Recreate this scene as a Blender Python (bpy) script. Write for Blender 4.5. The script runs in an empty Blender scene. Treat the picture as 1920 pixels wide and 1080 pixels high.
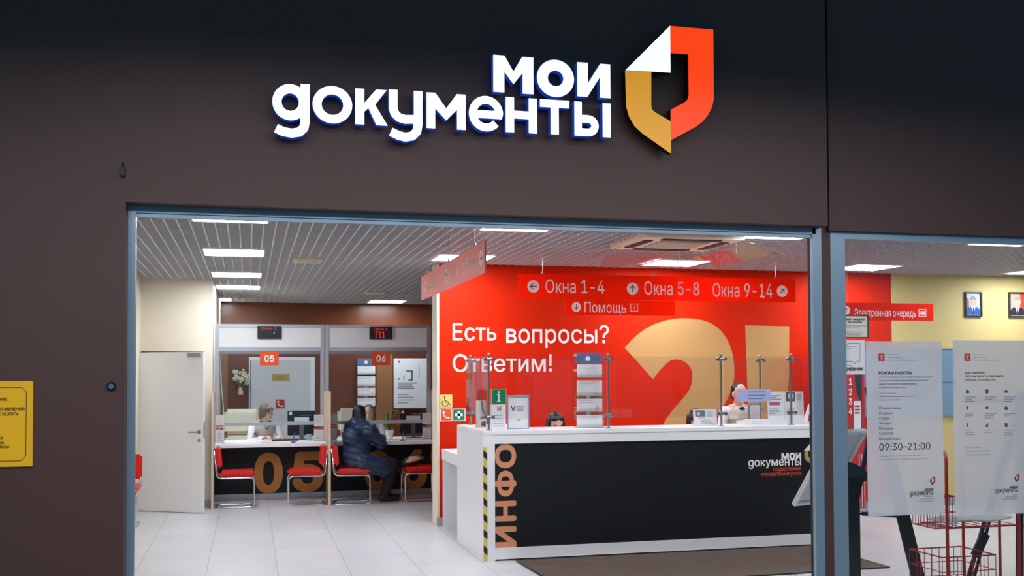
import bpy, bmesh, math, random, os
from mathutils import Vector, Matrix
from mathutils.geometry import tessellate_polygon
random.seed(7)
S = bpy.context.scene
COL = S.collection

# ------------------------------------------------------------------ camera, world, lights, exposure
EYE = 1.65                                   # eye height of the photographer, metres
FPX, CX, CY = 1958.9, 960.0, 647.4           # focal length and principal point of the photograph
YAW, PITCH, ROLL = 0.24670, 0.02830, -0.00419
def _axes():
    cy, sy, cp, sp = math.cos(YAW), math.sin(YAW), math.cos(PITCH), math.sin(PITCH)
    f = Vector((sy*cp, cy*cp, sp)); r = Vector((cy, -sy, 0)); u = r.cross(f)
    return r*math.cos(ROLL)+u*math.sin(ROLL), u*math.cos(ROLL)-r*math.sin(ROLL), f
RGT, UPV, FWD = _axes()
cam_d = bpy.data.cameras.new('camera'); cam = bpy.data.objects.new('camera', cam_d); COL.objects.link(cam)
cam_d.sensor_width = 36; cam_d.lens = FPX/1920*36; cam_d.shift_x = 0; cam_d.shift_y = (CY-540)/1920
cam.matrix_world = Matrix(((RGT.x, UPV.x, -FWD.x, 0), (RGT.y, UPV.y, -FWD.y, 0), (RGT.z, UPV.z, -FWD.z, EYE), (0, 0, 0, 1)))
cam_d.clip_start = 0.05; cam_d.clip_end = 100
S.camera = cam
w = bpy.data.worlds.new('world'); S.world = w; w.use_nodes = True
w.node_tree.nodes['Background'].inputs[0].default_value = (0.28, 0.70, 1, 1)
w.node_tree.nodes['Background'].inputs[1].default_value = 0.23
def area(name, loc, size, power, colour=(1, 1, 1)):
    l = bpy.data.lights.new(name, 'AREA'); l.shape = 'RECTANGLE'; l.size, l.size_y = size; l.energy = power; l.color = colour
    o = bpy.data.objects.new(name, l); o.location = loc; COL.objects.link(o); return o
area('corridor_lamps', (1.3, 2.7, 3.24), (8.0, 0.7), 205, (1.0, .92, .90))
area('shop_front_lamps', (1.5, 4.0, 3.35), (4.6, 0.25), 28, (1.0, .92, .90))      # row of lamps in the mall corridor, shining down
PANEL = 33.0                                  # brightness of the ceiling panels in the hall
S.view_settings.view_transform = 'Standard'; S.view_settings.look = 'None'
S.view_settings.gamma = 1; S.view_settings.exposure = 0.0; S.view_settings.use_curve_mapping = False

# ------------------------------------------------------------------ measuring
def at(px, py, Y):
    """point of the vertical plane y = Y seen at a pixel of the photograph"""
    d = RGT*((px-CX)/FPX) - UPV*((py-CY)/FPX) + FWD
    t = Y/d.y
    return Vector((d.x*t, Y, EYE+d.z*t))
def rect(x0, y0, x1, y1, Y):
    xm, ym = (x0+x1)/2, (y0+y1)/2
    return at(x0, ym, Y).x, at(x1, ym, Y).x, at(xm, y1, Y).z, at(xm, y0, Y).z   # X0, X1, Z0, Z1

# ------------------------------------------------------------------ materials
def lin(c):
    return tuple(((v/255)/12.92 if v/255 <= .04045 else ((v/255+.055)/1.055)**2.4) for v in c)
MATS = {}
def mat(name, c, rough=.5, metal=0, spec=.5, noise=0, nscale=20, coat=0, bump=0):
    if name in MATS: return MATS[name]
    m = bpy.data.materials.new(name); m.use_nodes = True; nt = m.node_tree; b = nt.nodes['Principled BSDF']
    rgb = lin(c)
    b.inputs['Base Color'].default_value = (*rgb, 1); b.inputs['Roughness'].default_value = rough
    b.inputs['Metallic'].default_value = metal; b.inputs['Specular IOR Level'].default_value = spec
    b.inputs['Coat Weight'].default_value = coat
    if noise or bump:
        tc = nt.nodes.new('ShaderNodeTexCoord'); n = nt.nodes.new('ShaderNodeTexNoise')
        n.inputs['Scale'].default_value = nscale; n.inputs['Detail'].default_value = 4
        nt.links.new(tc.outputs['Object'], n.inputs['Vector'])
        if noise:
            r = nt.nodes.new('ShaderNodeMixRGB')
            r.inputs[1].default_value = (*[v*(1-noise) for v in rgb], 1); r.inputs[2].default_value = (*[min(1, v*(1+noise)) for v in rgb], 1)
            nt.links.new(n.outputs['Fac'], r.inputs[0]); nt.links.new(r.outputs[0], b.inputs['Base Color'])
        if bump:
            bp = nt.nodes.new('ShaderNodeBump'); bp.inputs['Strength'].default_value = bump; bp.inputs['Distance'].default_value = .005
            nt.links.new(n.outputs['Fac'], bp.inputs['Height']); nt.links.new(bp.outputs[0], b.inputs['Normal'])
    MATS[name] = m; return m
def emit(name, c, strength, base=(20, 20, 20)):
    if name in MATS: return MATS[name]
    m = mat(name, base, .4); b = m.node_tree.nodes['Principled BSDF']
    b.inputs['Emission Color'].default_value = (*lin(c), 1); b.inputs['Emission Strength'].default_value = strength
    return m
def glassy(name, tint=(255, 255, 255), ior=1.5, rough=.02):
    """thin clear sheet: lets light straight through and mirrors by the fresnel law"""
    m = bpy.data.materials.new(name); m.use_nodes = True; nt = m.node_tree; nt.nodes.clear()
    o = nt.nodes.new('ShaderNodeOutputMaterial'); mx = nt.nodes.new('ShaderNodeMixShader'); t = nt.nodes.new('ShaderNodeBsdfTransparent')
    g = nt.nodes.new('ShaderNodeBsdfGlossy'); f = nt.nodes.new('ShaderNodeFresnel')
    t.inputs[0].default_value = (*lin(tint), 1); g.inputs['Roughness'].default_value = rough; f.inputs[0].default_value = ior
    ge = nt.nodes.new('ShaderNodeNewGeometry'); mr = nt.nodes.new('ShaderNodeMapRange')     # the same mirror strength from either face
    mr.inputs['To Min'].default_value = ior; mr.inputs['To Max'].default_value = 1/ior
    nt.links.new(ge.outputs['Backfacing'], mr.inputs['Value']); nt.links.new(mr.outputs[0], f.inputs[0])
    nt.links.new(f.outputs[0], mx.inputs[0]); nt.links.new(t.outputs[0], mx.inputs[1]); nt.links.new(g.outputs[0], mx.inputs[2])
    nt.links.new(mx.outputs[0], o.inputs[0]); MATS[name] = m; return m
def film(name, c, opacity):
    """frosted film: scatters light from both sides, lets a little through unscattered"""
    m = bpy.data.materials.new(name); m.use_nodes = True; nt = m.node_tree; nt.nodes.clear()
    o = nt.nodes.new('ShaderNodeOutputMaterial'); mx = nt.nodes.new('ShaderNodeMixShader'); m2 = nt.nodes.new('ShaderNodeMixShader')
    t = nt.nodes.new('ShaderNodeBsdfTransparent'); d = nt.nodes.new('ShaderNodeBsdfDiffuse'); tl = nt.nodes.new('ShaderNodeBsdfTranslucent')
    d.inputs[0].default_value = (*lin(c), 1); tl.inputs[0].default_value = (*lin(c), 1)
    m2.inputs[0].default_value = .5; mx.inputs[0].default_value = opacity
    nt.links.new(d.outputs[0], m2.inputs[1]); nt.links.new(tl.outputs[0], m2.inputs[2])
    nt.links.new(t.outputs[0], mx.inputs[1]); nt.links.new(m2.outputs[0], mx.inputs[2]); nt.links.new(mx.outputs[0], o.inputs[0])
    MATS[name] = m; return m

# ------------------------------------------------------------------ mesh helpers
FONT = None
try:
    FONT = bpy.data.fonts.load(os.path.join(bpy.utils.resource_path('LOCAL'), 'datafiles', 'fonts', 'Inter.woff2'))
except Exception:
    FONT = None
_TXT = {}
def glyphs(s, off=0, solid=False):
    """outline of a word; off > 0 makes it bolder by overprinting"""
    if off:
        v, f, a, b, c, d = glyphs(s, 0, solid); n = len(v); V = []; F = []
        for i in range(8):
            dx, dy = off*math.cos(i*math.pi/4), off*math.sin(i*math.pi/4)
            F += [tuple(j+len(V) for j in q) for q in f]; V += [(q[0]+dx, q[1]+dy, q[2]+i*2e-4) for q in v]
        return V, F, a-off, b+off, c-off, d+off
    k = (s, off, solid)
    if k in _TXT: return _TXT[k]
    c = bpy.data.curves.new('lettering', 'FONT'); c.body = s; c.resolution_u = 5
    if FONT: c.font = FONT
    o = bpy.data.objects.new('lettering', c); COL.objects.link(o)
    dg = bpy.context.evaluated_depsgraph_get()
    loops = []
    for sp in o.evaluated_get(dg).to_curve(dg).splines:
        bp = sp.bezier_points; n = len(bp); pts = []
        for i in range(n):
            p, q = bp[i], bp[(i+1) % n]
            straight = (p.handle_right-p.co).cross(q.co-p.co).length < 1e-5 and (q.handle_left-q.co).cross(q.co-p.co).length < 1e-5
            for j in range(1 if straight else 5):
                t = j/5; pts.append(p.co*(1-t)**3+p.handle_right*3*t*(1-t)**2+q.handle_left*3*t*t*(1-t)+q.co*t**3)
        out = [x for i, x in enumerate(pts) if (x-pts[i-1]).length > 1e-6]
        if len(out) > 2: loops.append([Vector((x.x, x.y, 0)) for x in out])
    bpy.data.objects.remove(o); bpy.data.curves.remove(c)
    ar = lambda L: sum(L[i-1].x*L[i].y-L[i].x*L[i-1].y for i in range(len(L)))/2
    def inside(p, L):
        r = False
        for i in range(len(L)):
            u, w_ = L[i-1], L[i]
            if (u.y > p.y) != (w_.y > p.y) and p.x < (w_.x-u.x)*(p.y-u.y)/(w_.y-u.y)+u.x: r = not r
        return r
    def untie(L):
        """cut an outline that crosses itself into plain loops"""
        n = len(L)
        for i in range(n):
            a_, b_ = L[i], L[(i+1) % n]; d = b_-a_
            for j in range(i+2, n):
                if i == 0 and j == n-1: continue
                c_, e_ = L[j], L[(j+1) % n]; g = e_-c_; den = d.x*g.y-d.y*g.x
                if abs(den) < 1e-12: continue
                t = ((c_.x-a_.x)*g.y-(c_.y-a_.y)*g.x)/den; u = ((c_.x-a_.x)*d.y-(c_.y-a_.y)*d.x)/den
                if 1e-6 < t < 1-1e-6 and 1e-6 < u < 1-1e-6:
                    X = a_+d*t; return untie(L[:i+1]+[X]+L[j+1:])+untie([X]+L[i+1:j+1])
        return [L]
    loops = [q for L in loops for q in untie(L) if len(q) > 2 and abs(ar(q)) > 2e-5]
    big = max(loops, key=lambda L: abs(ar(L))); sgn = 1 if ar(big) > 0 else -1
    outer = [L for L in loops if ar(L)*sgn > 0]; holes = [L for L in loops if ar(L)*sgn < 0]
    v, f = [], []
    for i, L in enumerate(outer):              # contours may overlap: fill each one by itself
        hs = [H for H in holes if sum(inside(p, L) for p in H) > .7*len(H)]
        ring = [L]+hs; fl = [p for q in ring for p in q]; z = (i % 3)*1e-4; n0 = len(v); top = .5 if solid else 0
        v += [(p.x, p.y, top+z) for p in fl]
        for t in tessellate_polygon(ring):
            x, y, w_ = (fl[j] for j in t); t = t if (y-x).cross(w_-x).z > 0 else t[::-1]; f.append(tuple(n0+j for j in t))
        if solid:
            n1 = len(v); v += [(p.x, p.y, -.5) for p in fl]; m = 0
            for q in ring:
                for j in range(len(q)): a_, b_ = m+j, m+(j+1) % len(q); f.append((n1+a_, n1+b_, n0+b_, n0+a_) if sgn > 0 else (n0+a_, n0+b_, n1+b_, n1+a_))
                m += len(q)
    _TXT[k] = (v, f, min(q[0] for q in v), max(q[0] for q in v), min(q[1] for q in v), max(q[1] for q in v))
    return _TXT[k]
class Frame:
    """a drawing plane: origin, u to the right, v up; the third axis points at the reader"""
    def __init__(s, o, u=(1, 0, 0), v=(0, 0, 1)):
        s.o, s.u, s.v = Vector(o), Vector(u).normalized(), Vector(v).normalized(); s.n = s.u.cross(s.v)
    def __call__(s, a, b, h=0): return s.o+s.u*a+s.v*b+s.n*h
def wallframe(Y): return Frame((0, Y, 0))
WORLD_BUILT = {}
def adopt(o, parent):
    if not parent: return
    o.parent = parent
    if parent.name in WORLD_BUILT: o.matrix_parent_inverse = Matrix.Translation(parent.location).inverted()
class MB:
    def __init__(s): s.v = []; s.f = []
    def add(s, vs, fs):
        n = len(s.v); s.v += [Vector(q) for q in vs]; s.f += [tuple(n+i for i in f) for f in fs]; return s
    def box(s, x0, x1, y0, y1, z0, z1):
        return s.add([(x0, y0, z0), (x1, y0, z0), (x1, y1, z0), (x0, y1, z0), (x0, y0, z1), (x1, y0, z1), (x1, y1, z1), (x0, y1, z1)],
                     [(3, 2, 1, 0), (4, 5, 6, 7), (0, 1, 5, 4), (1, 2, 6, 5), (2, 3, 7, 6), (3, 0, 4, 7)])
    def slab(s, fr, u0, u1, v0, v1, h0, h1):
        p = [fr(*q) for q in ((u0, v0, h0), (u1, v0, h0), (u1, v1, h0), (u0, v1, h0), (u0, v0, h1), (u1, v0, h1), (u1, v1, h1), (u0, v1, h1))]
        return s.add(p, [(3, 2, 1, 0), (4, 5, 6, 7), (0, 1, 5, 4), (1, 2, 6, 5), (2, 3, 7, 6), (3, 0, 4, 7)])
    def bar(s, a, b, wdt, dpt, side=(1, 0, 0)):
        a, b = Vector(a), Vector(b); d = (b-a).normalized(); x = Vector(side); x = (x-d*x.dot(d)).normalized(); y = d.cross(x)
        x *= wdt/2; y *= dpt/2
        p = [q+i*x+j*y for q in (a, b) for i, j in ((-1, -1), (1, -1), (1, 1), (-1, 1))]
        return s.add(p, [(3, 2, 1, 0), (4, 5, 6, 7), (0, 1, 5, 4), (1, 2, 6, 5), (2, 3, 7, 6), (3, 0, 4, 7)])
    def cyl(s, a, b, r0, r1=None, n=16):
        a, b = Vector(a), Vector(b); r1 = r0 if r1 is None else r1; d = (b-a).normalized()
        x = d.orthogonal().normalized(); y = d.cross(x)
        p = [q+(x*math.cos(t)+y*math.sin(t))*r for q, r in ((a, r0), (b, r1)) for t in [2*math.pi*i/n for i in range(n)]]
        return s.add(p, [(i, (i+1) % n, n+(i+1) % n, n+i) for i in range(n)]+[tuple(range(n))[::-1], tuple(range(n, 2*n))])
    def tube(s, pts, r, n=8, closed=False):
        pts = [Vector(q) for q in pts]; m = len(pts); vs = []; x = None
        for i in range(m):
            a = pts[i-1] if (i or closed) else pts[i]; b = pts[(i+1) % m] if (i < m-1 or closed) else pts[i]
            d = (b-a).normalized()
            x = d.orthogonal().normalized() if x is None else (x-d*x.dot(d)).normalized()
            y = d.cross(x); vs += [pts[i]+(x*math.cos(2*math.pi*k/n)+y*math.sin(2*math.pi*k/n))*r for k in range(n)]
        fs = [(i*n+k, i*n+(k+1) % n, ((i+1) % m)*n+(k+1) % n, ((i+1) % m)*n+k) for i in range(m if closed else m-1) for k in range(n)]
        if not closed: fs += [tuple(range(n))[::-1], tuple(range((m-1)*n, m*n))]
        return s.add(vs, fs)
    def ball(s, c, rx, ry=None, rz=None, n=16, m=10, rot=None):
        ry = rx if ry is None else ry; rz = rx if rz is None else rz; c = Vector(c); vs = []
        for j in range(1, m):
            t = math.pi*j/m
            for i in range(n):
                q = Vector((rx*math.sin(t)*math.cos(2*math.pi*i/n), ry*math.sin(t)*math.sin(2*math.pi*i/n), rz*math.cos(t)))
                vs.append(c+(rot @ q if rot else q))
        a, b = Vector((0, 0, rz)), Vector((0, 0, -rz)); vs += [c+(rot @ a if rot else a), c+(rot @ b if rot else b)]
        k = (m-1)*n; fs = [(j*n+i, (j+1)*n+i, (j+1)*n+(i+1) % n, j*n+(i+1) % n) for j in range(m-2) for i in range(n)]
        fs += [(k, i, (i+1) % n) for i in range(n)]+[(k+1, (m-2)*n+(i+1) % n, (m-2)*n+i) for i in range(n)]
        return s.add(vs, fs)
    def limb(s, chain, n=14):
        for p, r in chain: s.ball(p, r, n=n, m=8)
        for (a, ra), (b, rb) in zip(chain, chain[1:]): s.cyl(a, b, ra, rb, n)
        return s
    def prism(s, fr, poly, h0, h1):
        n = len(poly); vs = [fr(a, b, h0) for a, b in poly]+[fr(a, b, h1) for a, b in poly]
        area2 = sum(poly[i][0]*poly[(i+1) % n][1]-poly[(i+1) % n][0]*poly[i][1] for i in range(n))
        fs = [tuple(range(n))[::-1], tuple(range(n, 2*n))]+[(i, (i+1) % n, n+(i+1) % n, n+i) for i in range(n)]
        if area2 < 0: fs = [f[::-1] for f in fs]
        return s.add(vs, fs)
    def thick(s, fr, pts, w, h0, h1):
        """a stroke of even width along a path, as one outline"""
        P = [Vector(p) for p in pts]; L = []; R = []; n = len(P)
        for i in range(n):
            d0 = (P[i]-P[i-1]).normalized() if i else (P[1]-P[0]).normalized(); d1 = (P[i+1]-P[i]).normalized() if i < n-1 else d0
            m = Vector((-(d0.y+d1.y), d0.x+d1.x)).normalized(); k = w/2/max(.5, m.dot(Vector((-d1.y, d1.x))))
            L.append(P[i]+m*k); R.append(P[i]-m*k)
        v = [fr(q.x, q.y, h) for h in (h0, h1) for q in L+R]; N = 2*n; f = []
        for i in range(n-1):
            f += [(N+i, N+n+i, N+n+i+1, N+i+1), (i, i+1, n+i+1, n+i), (i, N+i, N+i+1, i+1), (n+i, n+i+1, N+n+i+1, N+n+i)]
        f += [(0, n, N+n, N), (n-1, N+n-1, N+2*n-1, 2*n-1)]
        return s.add(v, f)
    def disc(s, fr, u, v, r, h0, h1, n=28, a0=0, a1=2*math.pi):
        return s.prism(fr, [(u+r*math.cos(a0+(a1-a0)*i/n), v+r*math.sin(a0+(a1-a0)*i/n)) for i in range(n)], h0, h1)
    def ring(s, fr, u, v, r0, r1, h0, h1, n=28, sy=1):
        vs = []
        for h in (h0, h1):
            for r in (r0, r1): vs += [fr(u+r*math.cos(2*math.pi*i/n), v+sy*r*math.sin(2*math.pi*i/n), h) for i in range(n)]
        fs = []
        for i in range(n):
            j = (i+1) % n; fs += [(n+i, n+j, 3*n+j, 3*n+i), (i+2*n, j+2*n, j, i), (2*n+i, 3*n+i, 3*n+j, 2*n+j), (i, j, n+j, n+i)]
        return s.add(vs, fs)
    def text(s, fr, t, u0, v0, u1, v1, off=0, h0=.0008, h1=None):
        """the words t stretched into the box u0..u1, v0..v1"""
        vs, fs, a, b, c, d = glyphs(t, off, h1 is not None); k = (u1-u0)/max(1e-6, b-a); l = (v1-v0)/max(1e-6, d-c)
        if h1 is None: return s.add([fr(u0+(q[0]-a)*k, v0+(q[1]-c)*l, h0+q[2]) for q in vs], fs)
        return s.add([fr(u0+(q[0]-a)*k, v0+(q[1]-c)*l, h0+min(1.25, q[2]+.5)*(h1-h0)+q[2]*.0) for q in vs], fs)
    def line(s, fr, t, u, v, cap, off=0, h0=.0008, right=False, squeeze=1):
        """a line of words on the baseline v with capitals of height cap"""
        vs, fs, a, b, c, d = glyphs(t, off); _, _, _, _, c0, d0 = glyphs('Н', off); k = cap/(d0-c0); ku = k*squeeze
        o = u-(b*ku if right else a*ku)
        return s.add([fr(o+q[0]*ku, v+(q[1]-c0)*k, h0+q[2]) for q in vs], fs)
    def build(s, name, m, parent=None, smooth=False, bevel=0, loc=None, seg=2):
        me = bpy.data.meshes.new(name)
        if parent is None and loc is None:      # the origin sits at the thing's base
            loc = [(min(q[i] for q in s.v)+max(q[i] for q in s.v))/2 for i in (0, 1)]+[min(q.z for q in s.v)]
        off = Vector(loc) if loc is not None else Vector((0, 0, 0))
        me.from_pydata([tuple(q-off) for q in s.v], [], s.f); me.update()
        if bevel:
            bm = bmesh.new(); bm.from_mesh(me)
            es = [e for e in bm.edges if len(e.link_faces) == 2 and e.calc_face_angle(0) > .6]
            bmesh.ops.bevel(bm, geom=es, offset=bevel, segments=seg, affect='EDGES', clamp_overlap=True)
            bm.to_mesh(me); bm.free()
        if smooth:
            me.polygons.foreach_set('use_smooth', [True]*len(me.polygons))
            if smooth != 'all': me.set_sharp_from_angle(angle=.7)
        if m: me.materials.append(m)
        o = bpy.data.objects.new(name, me); COL.objects.link(o)
        if loc is not None: o.location = loc
        adopt(o, parent)
        return o
    def fuse(s, name, m, parent=None, voxel=.006, smooth=4, disp=None):
        """melt the pieces into one continuous skin"""
        o = s.build(name, m, None, loc=(0, 0, 0)); md = o.modifiers.new('r', 'REMESH'); md.mode = 'VOXEL'; md.voxel_size = voxel
        if smooth:
            sm = o.modifiers.new('s', 'SMOOTH'); sm.iterations = smooth; sm.factor = .5
        dg = bpy.context.evaluated_depsgraph_get(); me = bpy.data.meshes.new_from_object(o.evaluated_get(dg), depsgraph=dg)
        o.modifiers.clear(); old = o.data; o.data = me; bpy.data.meshes.remove(old); me.name = name
        if disp:
            ns = [v.normal.copy() for v in me.vertices]
            for v, n in zip(me.vertices, ns): v.co += n*disp(v.co)
        me.polygons.foreach_set('use_smooth', [True]*len(me.polygons))
        adopt(o, parent)
        return o

# ------------------------------------------------------------------ bookkeeping
def tag(o, label, cat, group=None):
    o['label'] = label; o['category'] = cat
    if group: o['group'] = group
    return o
def here(name, label, cat, loc, group=None):
    """a thing whose parts are modelled where they stand"""
    o = thing(name, label, cat, loc, 0, group); WORLD_BUILT[o.name] = 1; return o
def thing(name, label, cat, loc=(0, 0, 0), rz=0, group=None):
    o = bpy.data.objects.new(name, None); o.location = loc; o.rotation_euler = (0, 0, rz); o.empty_display_size = .1
    COL.objects.link(o); return tag(o, label, cat, group)
def struct(o): o['kind'] = 'structure'; return o
def copy_tree(o, parent=None):
    c = o.copy(); COL.objects.link(c)
    if parent: c.parent = parent
    for ch in o.children: copy_tree(ch, c)
    return c
def arc(cx, cz, r, a0, a1, n=6): return [(cx+r*math.cos(a0+(a1-a0)*i/n), cz+r*math.sin(a0+(a1-a0)*i/n)) for i in range(n+1)]
def rounded(pts, r, n=5):
    """polyline with rounded corners"""
    pts = [Vector(p) for p in pts]; out = [pts[0]]
    for i in range(1, len(pts)-1):
        a, b, c = pts[i-1], pts[i], pts[i+1]; d0, d1 = (a-b), (c-b); k = min(r, d0.length*.49, d1.length*.49)
        p0, p1 = b+d0.normalized()*k, b+d1.normalized()*k
        for t in [j/n for j in range(n+1)]: out.append(p0*(1-t)**2+b*2*t*(1-t)+p1*t*t)
    return out+[pts[-1]]

# ------------------------------------------------------------------ palette
M = {}
M['facade'] = mat('brown_cladding', (72, 50, 48), .55, noise=.06, nscale=1.5)
M['frame'] = mat('grey_blue_aluminium', (138, 164, 186), .35, .5)
M['gasket'] = mat('black_rubber', (10, 14, 18), .6)
M['white'] = mat('white_laminate', (243, 243, 244), .35)
M['paper'] = mat('white_paper', (240, 240, 240), .7)
M['cream'] = mat('cream_paint', (226, 216, 194), .7, noise=.03, nscale=2)
M['red'] = mat('red_orange_paint', (212, 38, 3), .6, spec=.12)
M['yellow'] = mat('yellow_paint', (222, 196, 128), .6, noise=.03, nscale=2)
M['brown'] = mat('rust_brown_panel', (110, 58, 34), .3, noise=.15, nscale=1.2)
M['darkbrown'] = mat('dark_brown_panel', (76, 40, 28), .35)
M['tan'] = mat('tan_panel', (150, 108, 70), .45)
M['black'] = mat('black_plastic', (16, 20, 24), .4)
M['dark'] = mat('anthracite_laminate', (22, 26, 29), .45, spec=.3, noise=.05, nscale=6)
M['gold'] = mat('golden_beige', (196, 154, 98), .5, spec=.25)
M['bronze'] = mat('bronze_print', (190, 126, 52), .45)
M['salmon'] = mat('copper_print', (226, 150, 110), .45)
M['chrome'] = mat('chrome', (215, 218, 222), .15, 1)
M['steel'] = mat('satin_steel', (170, 172, 176), .3, 1)
M['alu'] = mat('pale_aluminium', (186, 190, 198), .35, .5)
M['redvinyl'] = mat('red_vinyl', (226, 30, 22), .35, coat=.2)
M['signred'] = film('red_acrylic', (250, 54, 20), .97)
M['signglare'] = mat('glare_paled_red_acrylic', (248, 146, 132), .5, spec=.3)  # red board with haze and reflected light painted into its base colour
M['signtext'] = mat('pale_lettering', (250, 214, 208), .5)
M['whitetext'] = mat('white_lettering', (250, 246, 242), .5)
M['orange'] = mat('orange_tag', (240, 84, 24), .4)
M['ink'] = mat('dark_ink', (46, 54, 68), .7)
M['midink'] = mat('grey_ink', (104, 116, 132), .7)
M['paleink'] = mat('pale_ink', (150, 156, 166), .7)
M['redink'] = mat('red_ink', (196, 30, 34), .6)
M['orangeink'] = mat('orange_ink', (240, 92, 60), .6)
M['green'] = mat('sign_green', (0, 132, 84), .45)
M['signyellow'] = mat('sign_yellow', (236, 214, 110), .5)
M['leather'] = mat('cream_leather', (232, 226, 206), .45, bump=.15, nscale=40)
M['skin'] = mat('skin', (226, 178, 156), .5)
M['wood'] = mat('pale_wood_edge', (222, 196, 166), .5)
M['mat'] = mat('entrance_carpet', (92, 76, 66), .95, noise=.35, nscale=9, bump=.5)
M['glass'] = glassy('clear_glass', (246, 250, 252))
M['acrylic'] = glassy('clear_acrylic', (250, 250, 250), 1.45)
M['film'] = film('frosted_film', (222, 226, 232), .64)
M['lamp'] = emit('lamp_diffuser', (240, 246, 255), PANEL, (240, 240, 240))
M['red_led'] = emit('red_led', (255, 30, 24), .9)
M['redwire'] = mat('red_wire', (196, 26, 30), .4)
M['signsheet'] = mat('blue_grey_board', (122, 152, 172), .5)

# ------------------------------------------------------------------ the setting
Y0 = 5.30                                    # face of the shop front
HC = 2.88                                    # open-cell ceiling
def tiles(name, c, joint):
    m = bpy.data.materials.new(name); m.use_nodes = True; nt = m.node_tree; b = nt.nodes['Principled BSDF']
    tc = nt.nodes.new('ShaderNodeTexCoord'); mp = nt.nodes.new('ShaderNodeMapping'); br = nt.nodes.new('ShaderNodeTexBrick')
    mp.inputs['Rotation'].default_value = (0, 0, math.pi/2); mp.inputs['Location'].default_value = (.35, -.242, 0)
    nt.links.new(tc.outputs['Object'], mp.inputs['Vector']); nt.links.new(mp.outputs[0], br.inputs['Vector'])
    br.inputs['Scale'].default_value = 1; br.inputs['Brick Width'].default_value = 1.17; br.inputs['Row Height'].default_value = .585
    br.inputs['Mortar Size'].default_value = .0035; br.inputs['Mortar Smooth'].default_value = .3; br.offset = .5
    br.inputs['Color1'].default_value = (*lin(c), 1); br.inputs['Color2'].default_value = (*[v*.94 for v in lin(c)], 1); br.inputs['Mortar'].default_value = (*lin(joint), 1)
    n = nt.nodes.new('ShaderNodeTexNoise'); n.inputs['Scale'].default_value = 1.4; n.inputs['Detail'].default_value = 5
    nt.links.new(tc.outputs['Object'], n.inputs['Vector'])
    mx = nt.nodes.new('ShaderNodeMixRGB'); mx.blend_type = 'MULTIPLY'; mx.inputs[0].default_value = .18
    nt.links.new(br.outputs['Color'], mx.inputs[1]); nt.links.new(n.outputs['Fac'], mx.inputs[2]); nt.links.new(mx.outputs[0], b.inputs['Base Color'])
    b.inputs['Roughness'].default_value = .28; b.inputs['Specular IOR Level'].default_value = .4
    return m
struct(MB().box(-4, 12, Y0, 18.2, -.1, 0).build('floor', tiles('pale_stone_tiles', (222, 221, 222), (160, 160, 162)), loc=(0, 0, 0)))
struct(MB().box(-9, 14, -4, Y0, -.1, -.002).build('floor_corridor', mat('corridor_floor', (120, 114, 110), .4), loc=(0, 0, 0)))
fm = MB()
fm.box(-5, -.576, Y0, Y0+.16, 0, 4.6).box(-.576, 3.190, Y0, Y0+.16, 2.489, 4.6).box(3.239, 12, Y0+.065, Y0+.165, 2.474, 4.6).box(3.1, 3.239, Y0+.162, Y0+.17, 2.49, 4.6)
fm.box(at(1543, 700, Y0+.10).x, at(1560, 700, Y0+.10).x, Y0+.10, Y0+.17, 0, 2.5).box(7.4, 12, Y0+.065, Y0+.165, 0, 2.474)
struct(fm.build('wall_front', M['facade'], loc=(0, 0, 0)))
gm = MB().box(-4, 12, Y0+.165, Y0+.2, 2.88, 3.7)
struct(gm.build('wall_front_inner', M['cream'], loc=(0, 0, 0)))
YF = Y0+.10                                    # the aluminium frames sit back in the openings
YK = YF+.05                                  # back of the frames
kf = YK/Y0
d1 = struct(MB().box(-.582, -.525*kf, YF, YK, 0, 2.49).build('door_1', M['frame'], loc=(0, 0, 0)))
hz = 1.65+(2.413-1.65)*kf
MB().box(-.525*kf, 3.083*kf, YF, YK, hz+.02, 2.50).build('head_rail', M['frame'], d1)
MB().box(-.525*kf, 3.083*kf, YF+.012, YK-.006, hz, hz+.02).build('track', M['frame'], d1)
XP0, XP1 = at(1526.5, 700, YF).x, at(1543, 700, YF).x
MB().box(XP0, XP1, YF, YF+.03, 0, 2.49).build('side_post', M['frame'], d1)
MB().box(XP0+.001, XP1-.002, YF+.03, YF+.06, 0, 2.49).build('gasket', M['gasket'], d1)
YV = Y0+.101; kv = (YV+.05)/Y0
w1 = struct(MB().box(at(1560, 700, YV).x, 3.266*kv, YV, YV+.05, 0, 2.48).build('window_1', M['frame'], loc=(0, 0, 0)))
hz2 = 1.65+(2.411-1.65)*kv
MB().box(3.266*kv, 7.4, YV, YV+.05, hz2, 2.49).build('head_rail', M['frame'], w1)
MB().box(3.266*kv, 7.4, YV, YV+.05, 0, .12).build('sill', M['frame'], w1)
YG = 5.425
MB().box(3.266*kv-.004, 7.42, YG, YG+.006, .116, hz2+.004).build('pane', M['glass'], w1)

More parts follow.
